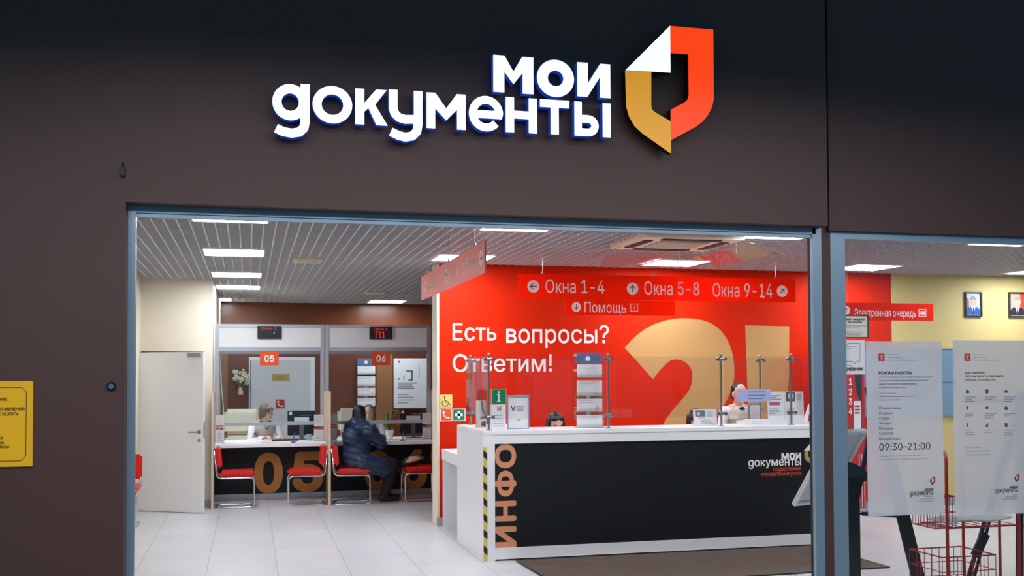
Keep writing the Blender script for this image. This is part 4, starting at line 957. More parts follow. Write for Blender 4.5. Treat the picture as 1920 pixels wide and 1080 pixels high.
papers(.30, 14.2, 'white papers before the seated clerk of booth 05', .36); papers(1.95, 14.35, 'white papers before the man in the navy jacket', .28, .26, .2); papers(2.25, 14.18, 'bluish papers at the right end of the desk of booth 06', .24, .16, -.1); papers(-.25, 14.18, 'white papers at the left end of the desk of booth 05', .26)
t = here('keyboard', 'black keyboard on the desk of booth 05 before the monitor', 'keyboard', (.50, 14.62, .765)); MB().box(.30, .66, 14.55, 14.68, .765, .785).build('body', M['black'], t, bevel=.004); MB().box(.31, .65, 14.56, 14.67, .785, .789).build('keys', mat('key_grey', (50, 54, 60), .5), t)
t = here('cup', 'grey glass cup on the desk of booth 05 in front of the monitor', 'cup', (.80, 14.6, .765)); MB().cyl((.80, 14.6, .765), (.80, 14.6, .85), .03, .042, 20).build('body', mat('pale_cup', (160, 172, 182), .3), t, smooth=True)
MB().tube([(.84, 14.6, .83), (.87, 14.6, .82), (.87, 14.6, .79), (.835, 14.6, .78)], .006, 6).build('handle', mat('pale_cup', (160, 172, 182), .3), t, smooth=True)
# plant
t = here('potted_plant', 'green leafy plant in a white pot on the desk of booth 06', 'plant', (1.91, 14.62, .765)); r = random.Random(5)
MB().cyl((1.91, 14.62, .765), (1.91, 14.62, .89), .045, .062, 20).build('pot', M['white'], t, smooth=True)
MB().cyl((1.91, 14.62, .886), (1.91, 14.62, .893), .055, n=20).build('soil', mat('soil', (60, 46, 36), .9), t)
lf = MB()
for k in range(30):
    an = r.uniform(0, 6.28); L = r.uniform(.11, .19); h_ = r.uniform(.05, .26)
    p0 = Vector((1.91, 14.62, .89)); pts = []
    for i in range(6):
        u = i/5; pts.append(p0+Vector((math.cos(an)*L*u, math.sin(an)*L*u*.8, h_*math.sin(u*2.2)*1.1)))
    sd = Vector((-math.sin(an), math.cos(an), 0)); vs = []; 
    for i, q in enumerate(pts): wd = .014*math.sin(math.pi*(.12+.85*i/5)); vs += [q-sd*wd, q+Vector((0, 0, .004)), q+sd*wd]
    lf.add(vs, [(3*i+j, 3*i+j+1, 3*i+j+4, 3*i+j+3) for i in range(5) for j in (0, 1)])
o = lf.build('leaves', mat('leaf_green', (110, 140, 70), .5, noise=.3, nscale=8), t, smooth='all'); so = o.modifiers.new('t', 'SOLIDIFY'); so.thickness = .002

# ------------------------------------------------------------------ red cantilever chairs (local: the sitter looks along +x)
def red_chair():
    t = thing('red_chair', 'first red cantilever chair from the left, empty, facing right at booth 05', 'chair', group='red cantilever chairs')
    MB().box(-.20, .235, -.20, .20, .392, .462).build('seat', M['redvinyl'], t, smooth=True, bevel=.03, seg=4)
    fb = Frame((-.195, .20, .50), (0, -1, 0), (-.10, 0, 1))
    MB().slab(fb, .0, .40, 0, .275, -.032, .032).build('backrest', M['redvinyl'], t, smooth=True, bevel=.026, seg=4)
    m_ = MB(); s = .175
    path = [(-.26, s, .72), (-.225, s, .378), (.225, s, .378), (.225, s, .012), (-.235, s, .012), (-.235, -s, .012), (.225, -s, .012), (.225, -s, .378), (-.225, -s, .378), (-.26, -s, .72)]
    m_.tube(rounded(path, .06), .0115, 10); m_.cyl((-.235, -.06, .0), (-.235, .06, .0), .004, n=6)
    m_.build('tube_frame', M['chrome'], t, smooth='all'); return t
ch = red_chair(); ch.location = (-.155, 13.68, 0)
LAB = ['second red cantilever chair, empty, facing left at booth 05', 'red cantilever chair under the man in the navy jacket', 'red cantilever chair carrying the black bag at booth 06', 'red cantilever chair half hidden by the left door frame, before the white door']
for (x, y, rz), lab in zip(((.715, 13.68, math.pi), (1.30, 13.63, -.10), (2.19, 13.66, math.pi), (-1.36, 12.25, -math.pi/2)), LAB):
    o = copy_tree(ch); o.location = (x, y, 0); o.rotation_euler.z = rz; o['label'] = lab
# black bag
t = here('shoulder_bag', 'black bag with an orange patterned side lying on the right red chair', 'bag', (2.1, 13.66, .462))
R_ = Matrix.Rotation(-.22, 3, 'Y')
MB().ball((2.08, 13.66, .525), .17, .14, .06, 20, 12, R_).build('body', mat('bag_black', (24, 24, 28), .5), t, smooth='all')
MB().ball((2.08, 13.575, .54), .11, .06, .034, 16, 10, R_).build('patterned_side', mat('bag_orange', (206, 140, 90), .6, noise=.6, nscale=40), t, smooth='all')
MB().tube([(2.0, 13.55, .50), (2.12, 13.54, .545), (2.20, 13.56, .565), (2.22, 13.62, .56)], .012, 8).build('strap', mat('bag_grey', (120, 122, 126), .5), t, smooth='all')
MB().tube([(1.95, 13.62, .475), (1.90, 13.58, .44), (1.88, 13.55, .40), (1.90, 13.52, .44), (1.98, 13.55, .475)], .008, 8).build('handle', mat('bag_black', (24, 24, 28), .5), t, smooth='all')

# ------------------------------------------------------------------ white door on the left
D0, D1 = Vector((-1.32, 13.61, 0)), Vector((-.534, 13.125, 0)); dv = (D1-D0).normalized()
fd = Frame(D0, dv, (0, 0, 1)); L = (D1-D0).length; dh = at(380, 659.5, 13.125).z
do = struct(MB().slab(fd, 0, L, .008, dh, -.04, 0).build('door_3', mat('door_white', (243, 242, 242), .4), loc=(0, 0, 0)))
u = (at(368, 810, 13.2)-D0).dot(dv); zc = at(368, 810, 13.18).z
MB().cyl(fd(L-.05, zc, 0), fd(L-.05, zc, .012), .026, n=20).cyl(fd(L-.05, zc, .01), fd(L-.05, zc, .05), .009).tube([fd(L-.05, zc, .05), fd(L-.10, zc, .055), fd(L-.17, zc-.002, .05)], .009, 8).build('door_handle', M['steel'], do, smooth=True)
MB().cyl(fd(L-.05, zc-.1, 0), fd(L-.05, zc-.1, .008), .022, n=20).build('lock', M['steel'], do, smooth=True)
MB().slab(fd, L-.20, L-.03, dh-.06, dh-.015, 0, .035).build('door_closer', mat('closer_grey', (150, 154, 160), .4, .4), do, bevel=.004)
MB().slab(fd, L-.006, L, .9, 1.1, -.035, -.005).build('latch_plate', M['steel'], do)

# ------------------------------------------------------------------ notices on the window
YN = YG-.0006
fn = wallframe(YN)
def sheet(name, label, x0, y0, x1, y1, m_, th=.0005):
    a, b, c, d = rect(x0, y0, x1, y1, YN)
    t = here(name, label, 'notice', ((a+b)/2, YN, c)); MB().slab(fn, a, b, c, d, 0, th).build('sheet', m_, t); return t, a, b, c, d
def ln(mb, t_, x_, y_, cap_px, off=0, x1=None, h=.001, right=False):
    q = at(x_, y_, YN); k = cap_px*YN/FPX*1.02
    if x1 is None: mb.line(fn, t_, q.x, q.z, k, off, h, right)
    else:
        e = at(x1, y_, YN); vs, fs, a, b, c, d = glyphs(t_, off); _, _, _, _, c0, d0 = glyphs('Н', off); s_ = k/(d0-c0); ku = (e.x-q.x)/(b-a)
        mb.add([fn(q.x+(v[0]-a)*ku, q.z+(v[1]-c0)*s_, h+v[2]) for v in vs], fs)
def bars(mb, x0, x1, y_, th=1.4, h=.001):
    a, b = at(x0, y_, YN), at(x1, y_, YN); k = th*YN/FPX; mb.slab(fn, a.x, b.x, a.z-k/2, a.z+k/2, h, h+.0003)
def crest(t, x0, y0, x1, y1):
    a, b, c, d = rect(x0, y0, x1, y1, YN); MB().slab(fn, a, b, c, d, .0008, .0012).build('red_crest_block', M['redink'], t)
    mb = MB(); s = b-a; h = d-c
    for p, q in (((.2, .8), (.8, .2)), ((.8, .8), (.2, .2))): mb.bar(fn(a+s*p[0], c+h*p[1], .0014), fn(a+s*q[0], c+h*q[1], .0014), .0028, .0004, (1, 0, 0))
    mb.bar(fn(a+s*.5, c+h*.12, .0014), fn(a+s*.5, c+h*.9, .0014), .0024, .0004); mb.build('crest', mat('crest_pale', (226, 190, 196), .5), t)
def minilogo(t, ex, ey, eh, wx0, wx1, wy0, wy1, mx0, my0, my1):
    k = eh*YN/FPX; q = at(ex, ey, YN)
    emblem(t, fn, q.x, q.z, k, .001, M['ink'], M['redink'], M['paleink'])
    mb = MB(); wtext(mb, 'мои', mx0, my0, wx1, my1, YN, fn, .03, .001); wtext(mb, 'gокументы', wx0, wy0, wx1, wy1, YN, fn, .004, .001); mb.build('logo_words', M['ink'], t)
t, a, b, c, d = sheet('window_notice', 'frosted opening hours notice on the window glass, left of the two large ones', 1625.5, 640, 1768, 966, M['film'])
crest(t, 1647, 663, 1658.5, 677)
mb = MB()
for s_, y_, x1 in (('Правительство', 666, 1686), ('Санкт-Петербурга', 671.3, 1691), ('Комитет по информатизации и связи', 676.6, 1720)): ln(mb, s_, 1663.5, y_, 2.6, 0, x1)
mb.build('letterhead', M['midink'], t); mb = MB()
for s_, y_, x1 in (('Санкт-Петербургское государственное казенное', 708.3, 1749), ('учреждение «Многофункциональный центр', 714.8, 1740), ('предоставления государственных', 721.3, 1719), ('и муниципальных услуг»', 727.6, 1700)): ln(mb, s_, 1648, y_, 3.0, .004, x1)
mb.build('institution', M['midink'], t); mb = MB()
ln(mb, 'Санкт-Петербург', 1648.5, 738.5, 2.6, 0, 1680)
bars(mb, 1648.5, 1713, 743.6); bars(mb, 1648.5, 1688, 750.2)
mb.build('address', M['midink'], t); mb = MB()
for s_, y_, x1 in (('Предварительная электронная очередь', 857, 1725.5), ('завершается за 30 минут до закрытия', 863.4, 1739)): ln(mb, s_, 1649, y_, 2.8, 0, x1)
mb.build('closing_note', M['midink'], t); mb = MB()
bars(mb, 1740-6, 1749.5, 931.5, .9); bars(mb, 1726, 1749.5, 936, .9); bars(mb, 1719, 1749.5, 940.5, .9)
mb.build('logo_caption', M['midink'], t)
mb = MB(); ln(mb, 'РЕЖИМ РАБОТЫ', 1647.3, 702.3, 6.6, .025, 1709.5); mb.build('heading', M['ink'], t)
mb = MB()
for s_, y_, x1 in (('Понедельник', 767.5, 1688.8), ('Вторник', 777, 1673.5), ('Среда', 786.5, 1666.5), ('Четверг', 796, 1672), ('Пятница', 805.6, 1674.5), ('Суббота', 815.2, 1673.5), ('Воскресенье', 824.8, 1688)): ln(mb, s_, 1648, y_, 5.4, .004, x1)
mb.build('weekdays', M['midink'], t)
mb = MB(); ln(mb, '09:30–21:00', 1648.5, 844.8, 14.6, .002, 1744); mb.build('hours', M['ink'], t)
minilogo(t, 1743.5, 893.5, 18.5, 1705, 1749.5, 921, 931.5, 1733.5, 915.5, 920.5)
t, a, b, c, d = sheet('window_notice', 'frosted services notice with nine small pictograms on the window glass, right of the two', 1788.5, 638.5, 1931, 965, M['film'])
crest(t, 1808, 663, 1819, 677)
mb = MB()
for s_, y_, x1 in (('Правительство', 666, 1846), ('Санкт-Петербурга', 671.3, 1851), ('Комитет по информатизации и связи', 676.6, 1880)): ln(mb, s_, 1823.5, y_, 2.6, 0, x1)
mb.build('letterhead', M['midink'], t); mb = MB()
for s_, y_, x1 in (('Есть вопросы?', 840.8, 1841), ('Наш администратор', 847.4, 1853.5), ('всегда готов помочь', 854, 1857.5)): ln(mb, s_, 1810.5, y_, 3.2, 0, x1)
mb.build('contact_lines', M['midink'], t); mb = MB()
bars(mb, 1899, 1908, 928, .9); bars(mb, 1885, 1908, 932, .9); bars(mb, 1878, 1908, 936, .9); mb.build('logo_caption', M['midink'], t)
mb = MB(); ln(mb, 'ЗДЕСЬ МОЖНО', 1808.5, 700.8, 4.2, .02, 1846.5); ln(mb, 'ЛЕГКО И ПРОСТО ОФОРМИТЬ', 1808.5, 707.4, 4.2, .02, 1882.5); mb.build('heading', M['ink'], t)
mb = MB(); ln(mb, 'НУЖНЫЕ ДОКУМЕНТЫ', 1808.5, 714.2, 4.2, .015, 1866); mb.build('heading', mat('dull_rose', (150, 92, 100), .6), t)
house = [(-4, -4), (4, -4), (4, 1), (1, 4), (-1, 4), (-4, 1)]; card = [(-3.4, -4.4), (3.4, -4.4), (3.4, 4.4), (-3.4, 4.4)]; purse = [(-3.6, -3.2), (3.4, -3.2), (3.8, 1), (2.6, 3.2), (-2.6, 3.2), (-4, 1)]
pin = [(0, -4.8), (2.6, 0), (2.4, 3), (0, 4.6), (-2.4, 3), (-2.6, 0)]; heart = [(0, -4), (4, .4), (3.6, 3.2), (1.4, 3.6), (0, 2.4), (-1.4, 3.6), (-3.6, 3.2), (-4, .4)]; bag = [(-4, -4), (4, -4), (4, 1), (1.6, 4.2), (-1.6, 4.2), (-4, 1)]
bell = [(-2.8, -4), (2.8, -4), (1.4, 0), (1, 4.4), (-1, 4.4), (-1.4, 0)]; hand_ = [(-3, -4.4), (3, -4.4), (3, 3.4), (1, 4.6), (.6, 1), (-3, .6)]
for i, x_ in enumerate((1809.5, 1846, 1882)):
    for j, (y_, yi) in enumerate(((744.5, 734), (776, 765.2), (807, 797))):
        shp = ((house, pin, bell), (card, heart, hand_), (purse, bag, card))[i][j]; q = at(x_+4.3, yi, YN); k = YN/FPX
        pg = MB().prism(fn, [(q.x+u*k, q.z+v*k) for u, v in shp], .001, .0013).build('pictogram', mat('brown_grey_ink', (86, 76, 82), .6), t)
        mb = MB(); bars(mb, x_, x_+(22 if j == 0 or i else 14), y_, 1.0); bars(mb, x_, x_+12+3*((i+j) % 3), y_+4, 1.0)
        if (i+j) % 2 == 0: bars(mb, x_, x_+16, y_+8, 1.0)
        mb.build('caption', M['midink'], pg)
minilogo(t, 1902, 889, 17.5, 1866, 1908, 916.5, 926, 1892.5, 910.5, 915.8)
t, a, b, c, d = sheet('guard_notice', 'cream notice in a dark frame at the top left of the window', 1574, 590, 1627.5, 634, mat('notice_cream', (216, 214, 206), .6), .004)
mb = MB(); e = .007
mb.slab(fn, a, b, c, c+e, .004, .009).slab(fn, a, b, d-e, d, .004, .009).slab(fn, a, a+e, c+e, d-e, .004, .009).slab(fn, b-e, b, c+e, d-e, .004, .009); mb.build('frame', mat('notice_frame', (60, 60, 64), .5), t)
mb = MB(); ln(mb, 'ОБЪЕКТ НАХОДИТСЯ', 1583.5, 600.4, 3.6, .02, 1620, .0045); ln(mb, 'ПОД ОХРАНОЙ', 1589, 605.4, 3.6, .02, 1615, .0045); mb.build('heading', M['ink'], t)
mb = MB(); bars(mb, 1579, 1624, 610.8, 1.4, .0045); bars(mb, 1585, 1611, 614.8, 1.2, .0045); bars(mb, 1587, 1613, 622, 1.2, .0045); bars(mb, 1579, 1618, 625, 1.2, .0045); bars(mb, 1588, 1612, 628, 1.2, .0045); mb.build('print', M['paleink'], t)
t, a, b, c, d = sheet('diary_notice', 'white diary sticker with a speech bubble on the glass under the dark-framed notice', 1580.5, 638, 1621.5, 702, mat('notice_white', (222, 224, 230), .6), .001)
bub = rounded([fn(*[at(x_, y_, YN)[i] for i in (0, 2)], .0016) for x_, y_ in ((1590, 643.5), (1612, 643.5), (1612, 677.5), (1605.5, 677.5), (1602, 682), (1598.5, 677.5), (1585.5, 677.5), (1585.5, 657))], .004, 4)
MB().tube(bub, .0012, 6).build('bubble', M['midink'], t)
mb = MB(); ln(mb, 'ДНЕВНИК', 1581.8, 695, 7, .03, 1618.5, .0016); mb.build('word', M['ink'], t)
mb = MB(); bars(mb, 1585.5, 1590, 646.5, 1.2, .0014); bars(mb, 1585.5, 1608, 650.3, 1.2, .0014); bars(mb, 1585.5, 1595, 654, 1.2, .0014); bars(mb, 1585, 1597, 685.2, .8, .0014); mb.build('print', M['midink'], t)

# ------------------------------------------------------------------ lectern, easels, rack, banner behind the window
A = Vector((3.841, 6.9, .691)); an = math.radians(68); W_ = Vector((math.sin(an), math.cos(an), 0)); N_ = Vector((math.cos(an), -math.sin(an), 0)); wl = .40; Sv = N_*.35+Vector((0, 0, .55)); sl = Sv.length
t = here('lectern', 'white tilted lectern board on a black post, seen from behind beside the brown mullion', 'lectern', (4.25, 6.78, 0))
fl = Frame(A, W_, Sv)                          # third axis points at the street side
MB().slab(fl, 0, wl, 0, sl, -.022, 0).build('board', mat('board_grey', (206, 212, 214), .4), t, bevel=.004)
e = .028; MB().slab(fl, 0, wl, 0, e, 0, .014).slab(fl, 0, wl, sl-e, sl, 0, .014).slab(fl, 0, e, e, sl-e, 0, .014).slab(fl, wl-e, wl, e, sl-e, 0, .014).build('rim', mat('rim_white', (222, 226, 230), .35), t, bevel=.003)
pc = A+W_*(wl*.62)+Sv*.48
px_ = at(1594, 975, 6.72).x
MB().box(px_-.052, px_+.052, 6.67, 6.73, .012, .975).build('post', M['black'], t, bevel=.005)
MB().box(px_-.20, px_+.20, 6.52, 6.92, 0, .014).build('base_plate', M['black'], t, bevel=.004)
br = MB(); q0 = Vector((px_, 6.68, .965))
br.prism(Frame((px_-.0, 6.66, .86), (1, 0, 0), (0, 0, 1)), [(-.05, 0), (.0, .0), (.10, .02), (.115, .07), (.08, .11), (.0, .15), (-.05, .16)], -.05, 0)
br.bar((px_, 6.70, .94), (px_+.03, 6.86, 1.0), .05, .03); br.build('bracket', M['black'], t, bevel=.003)
def easel(label, legs, Y, extras=()):
    """each leg is a flat bar given by the place it crosses two picture heights, run down to the floor"""
    t = here('display_easel', label, 'easel', (0, 0, 0)); xs = []
    for (x0, y0, x1, y1, wd, Yl, ztop) in legs:
        p, q = at(x0, y0, Yl), at(x1, y1, Yl); dz = (q-p)/(q.z-p.z)
        bt, tp_ = p+dz*(0-p.z), p+dz*(ztop-p.z); xs.append(bt)
        MB().bar(bt, tp_, wd, .022).build('leg', M['black'], t, bevel=.003)
    for ex in extras: MB().bar(*ex).build('brace', M['black'], t)
    return t
t1 = easel('black folding easel standing behind the frosted opening hours notice', ((1692, 975, 1713, 1060, .085, 7.2, 1.55), (1625, 842, 1597, 985, .036, 7.3, 1.6), (1703, 975, 1720, 1045, .04, 7.26, 1.5)), 7.2)
p = at(1616, 963, 7.3); q = at(1700, 968, 7.22)
MB().bar(p, q, .03, .02, (0, 0, 1)).build('brace', M['black'], t1)
MB().bar(at(1600, 966, 7.3), at(1628, 960, 7.3), .012, .02, (0, 0, 1)).build('ledge', M['black'], t1)
t2 = easel('black easel with a paired strut standing behind the frosted services notice', ((1847, 975, 1822, 1062, .03, 6.9, 1.5), (1856, 975, 1832, 1062, .018, 6.9, 1.5), (1912, 975, 1912, 1040, .06, 6.75, 1.5), (1985, 975, 2005, 1060, .05, 6.8, 1.5)), 6.9)
MB().bar(at(1828, 1043, 6.89), at(1848, 1000, 6.89), .075, .02).build('brace', M['black'], t2)
for t_, zz_, xa, xb, yy in ((t1, 1.45, at(1662, 700, 7.2).x, at(1730, 700, 7.2).x, 7.2), (t2, 1.42, at(1818, 700, 6.86).x, at(1905, 700, 6.86).x, 6.86)):
    MB().box(xa, xb, yy-.012, yy+.10, zz_, zz_+.04).build('top_bar', M['black'], t_)
# red wire newspaper rack
t = here('newspaper_rack', 'red wire newspaper rack standing between the two frosted notices', 'rack', (4.5, 6.4, 0))
YRk = 6.25; P1 = at(1776, 985, YRk); P2 = at(1806, 985, YRk+.28); P3 = at(1874, 985, YRk+.28); P4 = at(1910, 985, YRk)
pt = []
zt = at(1776, 870, YRk).z; tip = at(1789, 852, YRk+.02)
MB().tube(rounded([(P1.x, YRk, .0), (P1.x, YRk, zt+.02), (tip.x, YRk+.12, tip.z+.01)], .07, 8), .0115, 10).build('post', M['redwire'], t, smooth='all')
MB().tube(rounded([(P4.x, YRk, .0), (P4.x, YRk, zt+.02), (P4.x+.02, YRk+.12, tip.z+.01)], .07, 8), .0115, 10).build('post', M['redwire'], t, smooth='all')
for P_ in (P2, P3): MB().cyl((P_.x, YRk+.28, 0), (P_.x, YRk+.28, 1.02), .0105, n=10).build('post', M['redwire'], t, smooth=True)
zs = at(1790, 990, YRk).z; z2 = at(1800, 1072, YRk).z-.16
def shelf(z, nm):
    m_ = MB(); xl, xr = P1.x, P4.x
    for y_ in (YRk, YRk+.28): m_.cyl((xl, y_, z), (xr, y_, z), .007, n=8)
    for k in range(9): x_ = xl+(xr-xl)*k/8; m_.cyl((x_, YRk, z), (x_, YRk+.28, z), .003, n=6)
    m_.build(nm, M['redwire'], t)
def basket(z0, z1, x0, x1, y0, y1, nm):
    m_ = MB()
    for z in (z0, (z0+z1)/2, z1): m_.tube([(x0, y0, z), (x1, y0, z), (x1, y1, z), (x0, y1, z)], .0032 if z < z1 else .005, 6, closed=True)
    n_ = 7
    for k in range(n_+1):
        x_ = x0+(x1-x0)*k/n_; m_.tube([(x_, y1, z1), (x_, y1, z0), (x_, y0, z0), (x_, y0, z1)], .0028, 6)
    for k in range(4): y_ = y0+(y1-y0)*k/3; m_.cyl((x0, y_, z0), (x0, y_, z1), .0028, n=6); m_.cyl((x1, y_, z0), (x1, y_, z1), .0028, n=6)
    m_.build(nm, M['redwire'], t)
shelf(zs, 'shelf')
xb0 = at(1758, 1060, YRk-.05).x; zb1 = at(1800, 1041, YRk-.05).z
basket(zb1-.2, zb1, xb0, xb0+.42, YRk-.10, YRk+.26, 'basket')
xb2 = at(1757, 975, YRk).x; zc1 = at(1765, 960, YRk).z; zc0 = at(1765, 992, YRk).z
basket(zc0, zc1+.10, xb2, xb2+.16, YRk+.02, YRk+.27, 'basket')
shelf(.10, 'shelf')
n_ = here('newspaper', 'pale newspapers lying on the shelf of the red wire rack', 'newspaper', (P1.x+.2, YRk+.14, zs+.010))
mb = MB(); xs = [P1.x+.03+(P4.x-P1.x-.07)*i/12 for i in range(13)]
hh = [zs+.011+.012+.012*math.sin(i*.55)+.0022*i for i in range(13)]
for k, (y0, y1) in enumerate(((YRk+.01, YRk+.26),)):
    vs = []; 
    for x_, h_ in zip(xs, hh): vs += [(x_, y0, h_), (x_, y1, h_), (x_, y1, h_+.008), (x_, y0, h_+.008)]
    fs_ = [(4*i+j, 4*i+(j+1) % 4, 4*i+4+(j+1) % 4, 4*i+4+j) for i in range(12) for j in range(4)]+[(3, 2, 1, 0), (48, 49, 50, 51)]
    mb.add(vs, fs_)
mb.build('pages', mat('newsprint', (206, 206, 204), .8), n_, smooth=True)
# banner with the four numbered steps
YX = 11.0; a, b, c, d = rect(1581, 640, 1622, 944, YX); c = .06; d = 2.02
t = here('pull_up_banner', 'red pull up banner with white figures one to four near the red wall end', 'banner', ((a+b)/2, YX, 0)); f = wallframe(YX); a -= .45; W = b-a
MB().slab(f, a, b, c, d, -.004, 0).build('sheet', M['redink'], t)
MB().box(a-.02, b+.02, YX-.09, YX+.09, 0, .06).build('base', M['alu'], t, bevel=.006)
mb = MB()
for s_, y0, y1 in (('1', 709, 722), ('2', 728, 741), ('3', 747, 759), ('4', 764, 777)): wtext(mb, s_, 1591.5, y0, 1597.5, y1, YX, f, .02)
mb.build('figures', M['whitetext'], t)
P = [(at(x_, y_, YX).x, at(x_, y_, YX).z) for x_, y_ in ((1602, 702), (1616, 702), (1616, 760), (1606, 735))]
MB().prism(f, P, .0006, .001).build('dark_corner', mat('dark_teal', (30, 52, 60), .5), t)
u0, u1, v0, v1 = rect(1601, 752, 1614, 805, YX); pb = MB().slab(f, u0, u1, v0, v1, .0008, .0014).build('white_card', M['paper'], t)
mb = MB(); prints(mb, f, u0+.01, u1-.01, v1-.16, v1-.04, 3, .002, .02, .2, 31); mb.build('print', M['redink'], t)
mb = MB(); u0, u1, v0, v1 = rect(1615, 880, 1624, 944, YX)
for k in range(3): mb.slab(f, b-.02-.035*k, b-.012-.035*k, .07, .7, .0006, .001)
mb.build('stripes', M['paper'], t)
# ------------------------------------------------------------------ people
def hand(mb, w_, dr, up, side):
    """palm with five bent fingers; dr points along the forearm, up is the back of the hand, side the thumb side"""
    w_, dr, up, side = Vector(w_), Vector(dr).normalized(), Vector(up).normalized(), Vector(side).normalized()
    k = w_+dr*.085
    for s_ in (-.027, -.009, .009, .027): mb.limb([(w_+side*s_*.5+dr*.012, .017), (k+side*s_, .0125)], 10)
    for s_, L in ((.030, .068), (.010, .078), (-.010, .072), (-.029, .056)):
        p0 = k+side*s_; p1 = p0+dr*L*.45-up*.008; p2 = p1+dr*L*.3-up*L*.28; p3 = p2+dr*L*.1-up*L*.28
        mb.limb([(p0, .0095), (p1, .009), (p2, .0085), (p3, .0075)], 8)
    p0 = w_+dr*.03+side*.028; p1 = p0+dr*.028+side*.026-up*.01; p2 = p1+dr*.03+side*.006-up*.012
    mb.limb([(p0, .0125), (p1, .0105), (p2, .009)], 8)
def head(mb, c, R):
    c = Vector(c); q = lambda x_, y_, z_: c+R @ Vector((x_, y_, z_))
    mb.ball(q(0, -.008, .022), .074, .092, .092, 20, 14, R); mb.ball(q(0, .018, -.035), .061, .070, .070, 18, 12, R); mb.ball(q(0, .050, -.080), .030, .030, .024, 12, 8, R)
    mb.ball(q(0, .066, .012), .055, .022, .020, 12, 8, R)
    mb.limb([(q(0, .083, .004), .009), (q(0, .100, -.028), .0135)], 10); mb.ball(q(.012, .090, -.032), .009, n=8, m=6); mb.ball(q(-.012, .090, -.032), .009, n=8, m=6)
    for s_ in (-1, 1):
        mb.ball(q(s_*.074, -.004, -.012), .010, .020, .031, 10, 8, R); mb.ball(q(s_*.042, .060, -.022), .022, .020, .020, 10, 8, R)
def face_parts(root, c, R, lips=(190, 104, 100), glasses=None, browc=(70, 50, 40)):
    c = Vector(c); q = lambda x_, y_, z_: c+R @ Vector((x_, y_, z_))
    for s_ in (-1, 1):
        e_ = MB().ball(q(s_*.031, .077, -.004), .0125, .008, .0085, 12, 8, R).build('eye', mat('eye_white', (232, 228, 224), .3), root, smooth=True)
        MB().ball(q(s_*.031, .083, -.004), .0062, .004, .0062, 10, 6, R).build('iris', mat('iris', (60, 44, 36), .3), e_, smooth=True)
    b = MB()
    for s_ in (-1, 1): b.limb([(q(s_*.016, .088, .016), .0035), (q(s_*.032, .085, .021), .004), (q(s_*.048, .074, .016), .003)], 6)
    b.build('eyebrows', mat('brow_%d' % browc[0], browc, .8), root, smooth=True)
    MB().ball(q(0, .088, -.058), .021, .008, .0075, 12, 8, R).build('lips', mat('lips', lips, .5), root, smooth=True)
    if glasses:
        g = MB()
        for s_ in (-1, 1):
            g.tube([q(s_*.032+.021*math.cos(k*math.pi/8), .096, -.004+.016*math.sin(k*math.pi/8)) for k in range(16)], .0022, 6, closed=True)
            g.tube([q(s_*.053, .095, .0), q(s_*.076, .06, .004), q(s_*.08, .0, .004)], .002, 6)
        g.tube([q(-.011, .097, .0), q(.011, .097, .0)], .002, 6); g.build('glasses', glasses, root, smooth=True)
def yawR(a, pitch=0): return Matrix.Rotation(a, 3, 'Z') @ Matrix.Rotation(pitch, 3, 'X')
def body(root, J, hc, R, female=True, bare=None):
    mb = MB(); pel, wst, chs, nb = [Vector(J[k]) for k in ('pelvis', 'waist', 'chest', 'neck')]
    sL, sR = Vector(J['sL']), Vector(J['sR']); hL, hR = Vector(J['hL']), Vector(J['hR'])
    m = .92 if female else 1.05
    mb.limb([(pel, .115*m), (wst, .105*m), (chs, .118*m), ((chs+nb)/2+Vector((0, 0, .03)), .075*m)]); mb.limb([(hL, .09*m), (pel, .11*m), (hR, .09*m)]); mb.limb([(sL, .048*m), ((sL+sR)/2+(chs-(sL+sR)/2)*.35, .10*m), (sR, .048*m)])
    mb.limb([((sL+chs)/2, .085*m), ((sR+chs)/2, .085*m)]); mb.limb([(sL, .046*m), (nb, .052*m), (sR, .046*m)])
    mb.limb([(nb-Vector((0, 0, .03)), .058*m), (Vector(hc)+R @ Vector((0, -.015, -.07)), .052*m)]); head(mb, hc, R)
    for s_ in 'LR':
        e_, w_ = Vector(J['e'+s_]), Vector(J['w'+s_]); mb.limb([(J['s'+s_], .047*m), (e_, .038*m), ((e_*2+w_)/3, .036*m), (w_, .026*m)])
        up = J.get('up'+s_, (0, 0, 1)); dr = (w_-e_).normalized(); sd = Vector(J.get('th'+s_, dr.cross(Vector(up))*(1 if s_ == 'R' else -1)))
        hand(mb, w_, J.get('hd'+s_, dr), up, sd)
        k, a = Vector(J['k'+s_]), Vector(J['a'+s_]); mb.limb([(J['h'+s_], .088*m), (k, .058*m), ((k*2+a)/3, .055*m), (a, .036*m)])
        fd_ = Vector(J['ft'+s_]).normalized(); mb.limb([(a-Vector((0, 0, .03))-fd_*.02, .036), (a+fd_*.16-Vector((0, 0, .048)), .026)])
    return mb.fuse('body', M['skin'], root, .0075, 3)
def garment(root, name, m_, chains, balls=(), voxel=.009, smooth=5, disp=None, cut=None):
    mb = MB()
    for ch_ in chains: mb.limb([(Vector(p), r_) for p, r_ in ch_], 18)
    for b in balls: mb.ball(*b)
    return mb.fuse(name, m_, root, voxel, smooth, disp)
def hair(root, m_, c, R, shapes, disp=.0):
    c = Vector(c); mb = MB()
    for (x_, y_, z_), (a_, b_, d_) in shapes: mb.ball(c+R @ Vector((x_, y_, z_)), a_, b_, d_, 18, 12, R)
    return mb.fuse('hair', m_, root, .006, 3, (lambda p: .0025*math.sin(p.x*260)*math.sin(p.z*30)) if disp else None)
CAP = [((0, -.022, .032), (.083, .088, .096)), ((0, -.045, -.01), (.078, .062, .085))]
def V3(*a): return Vector(a)
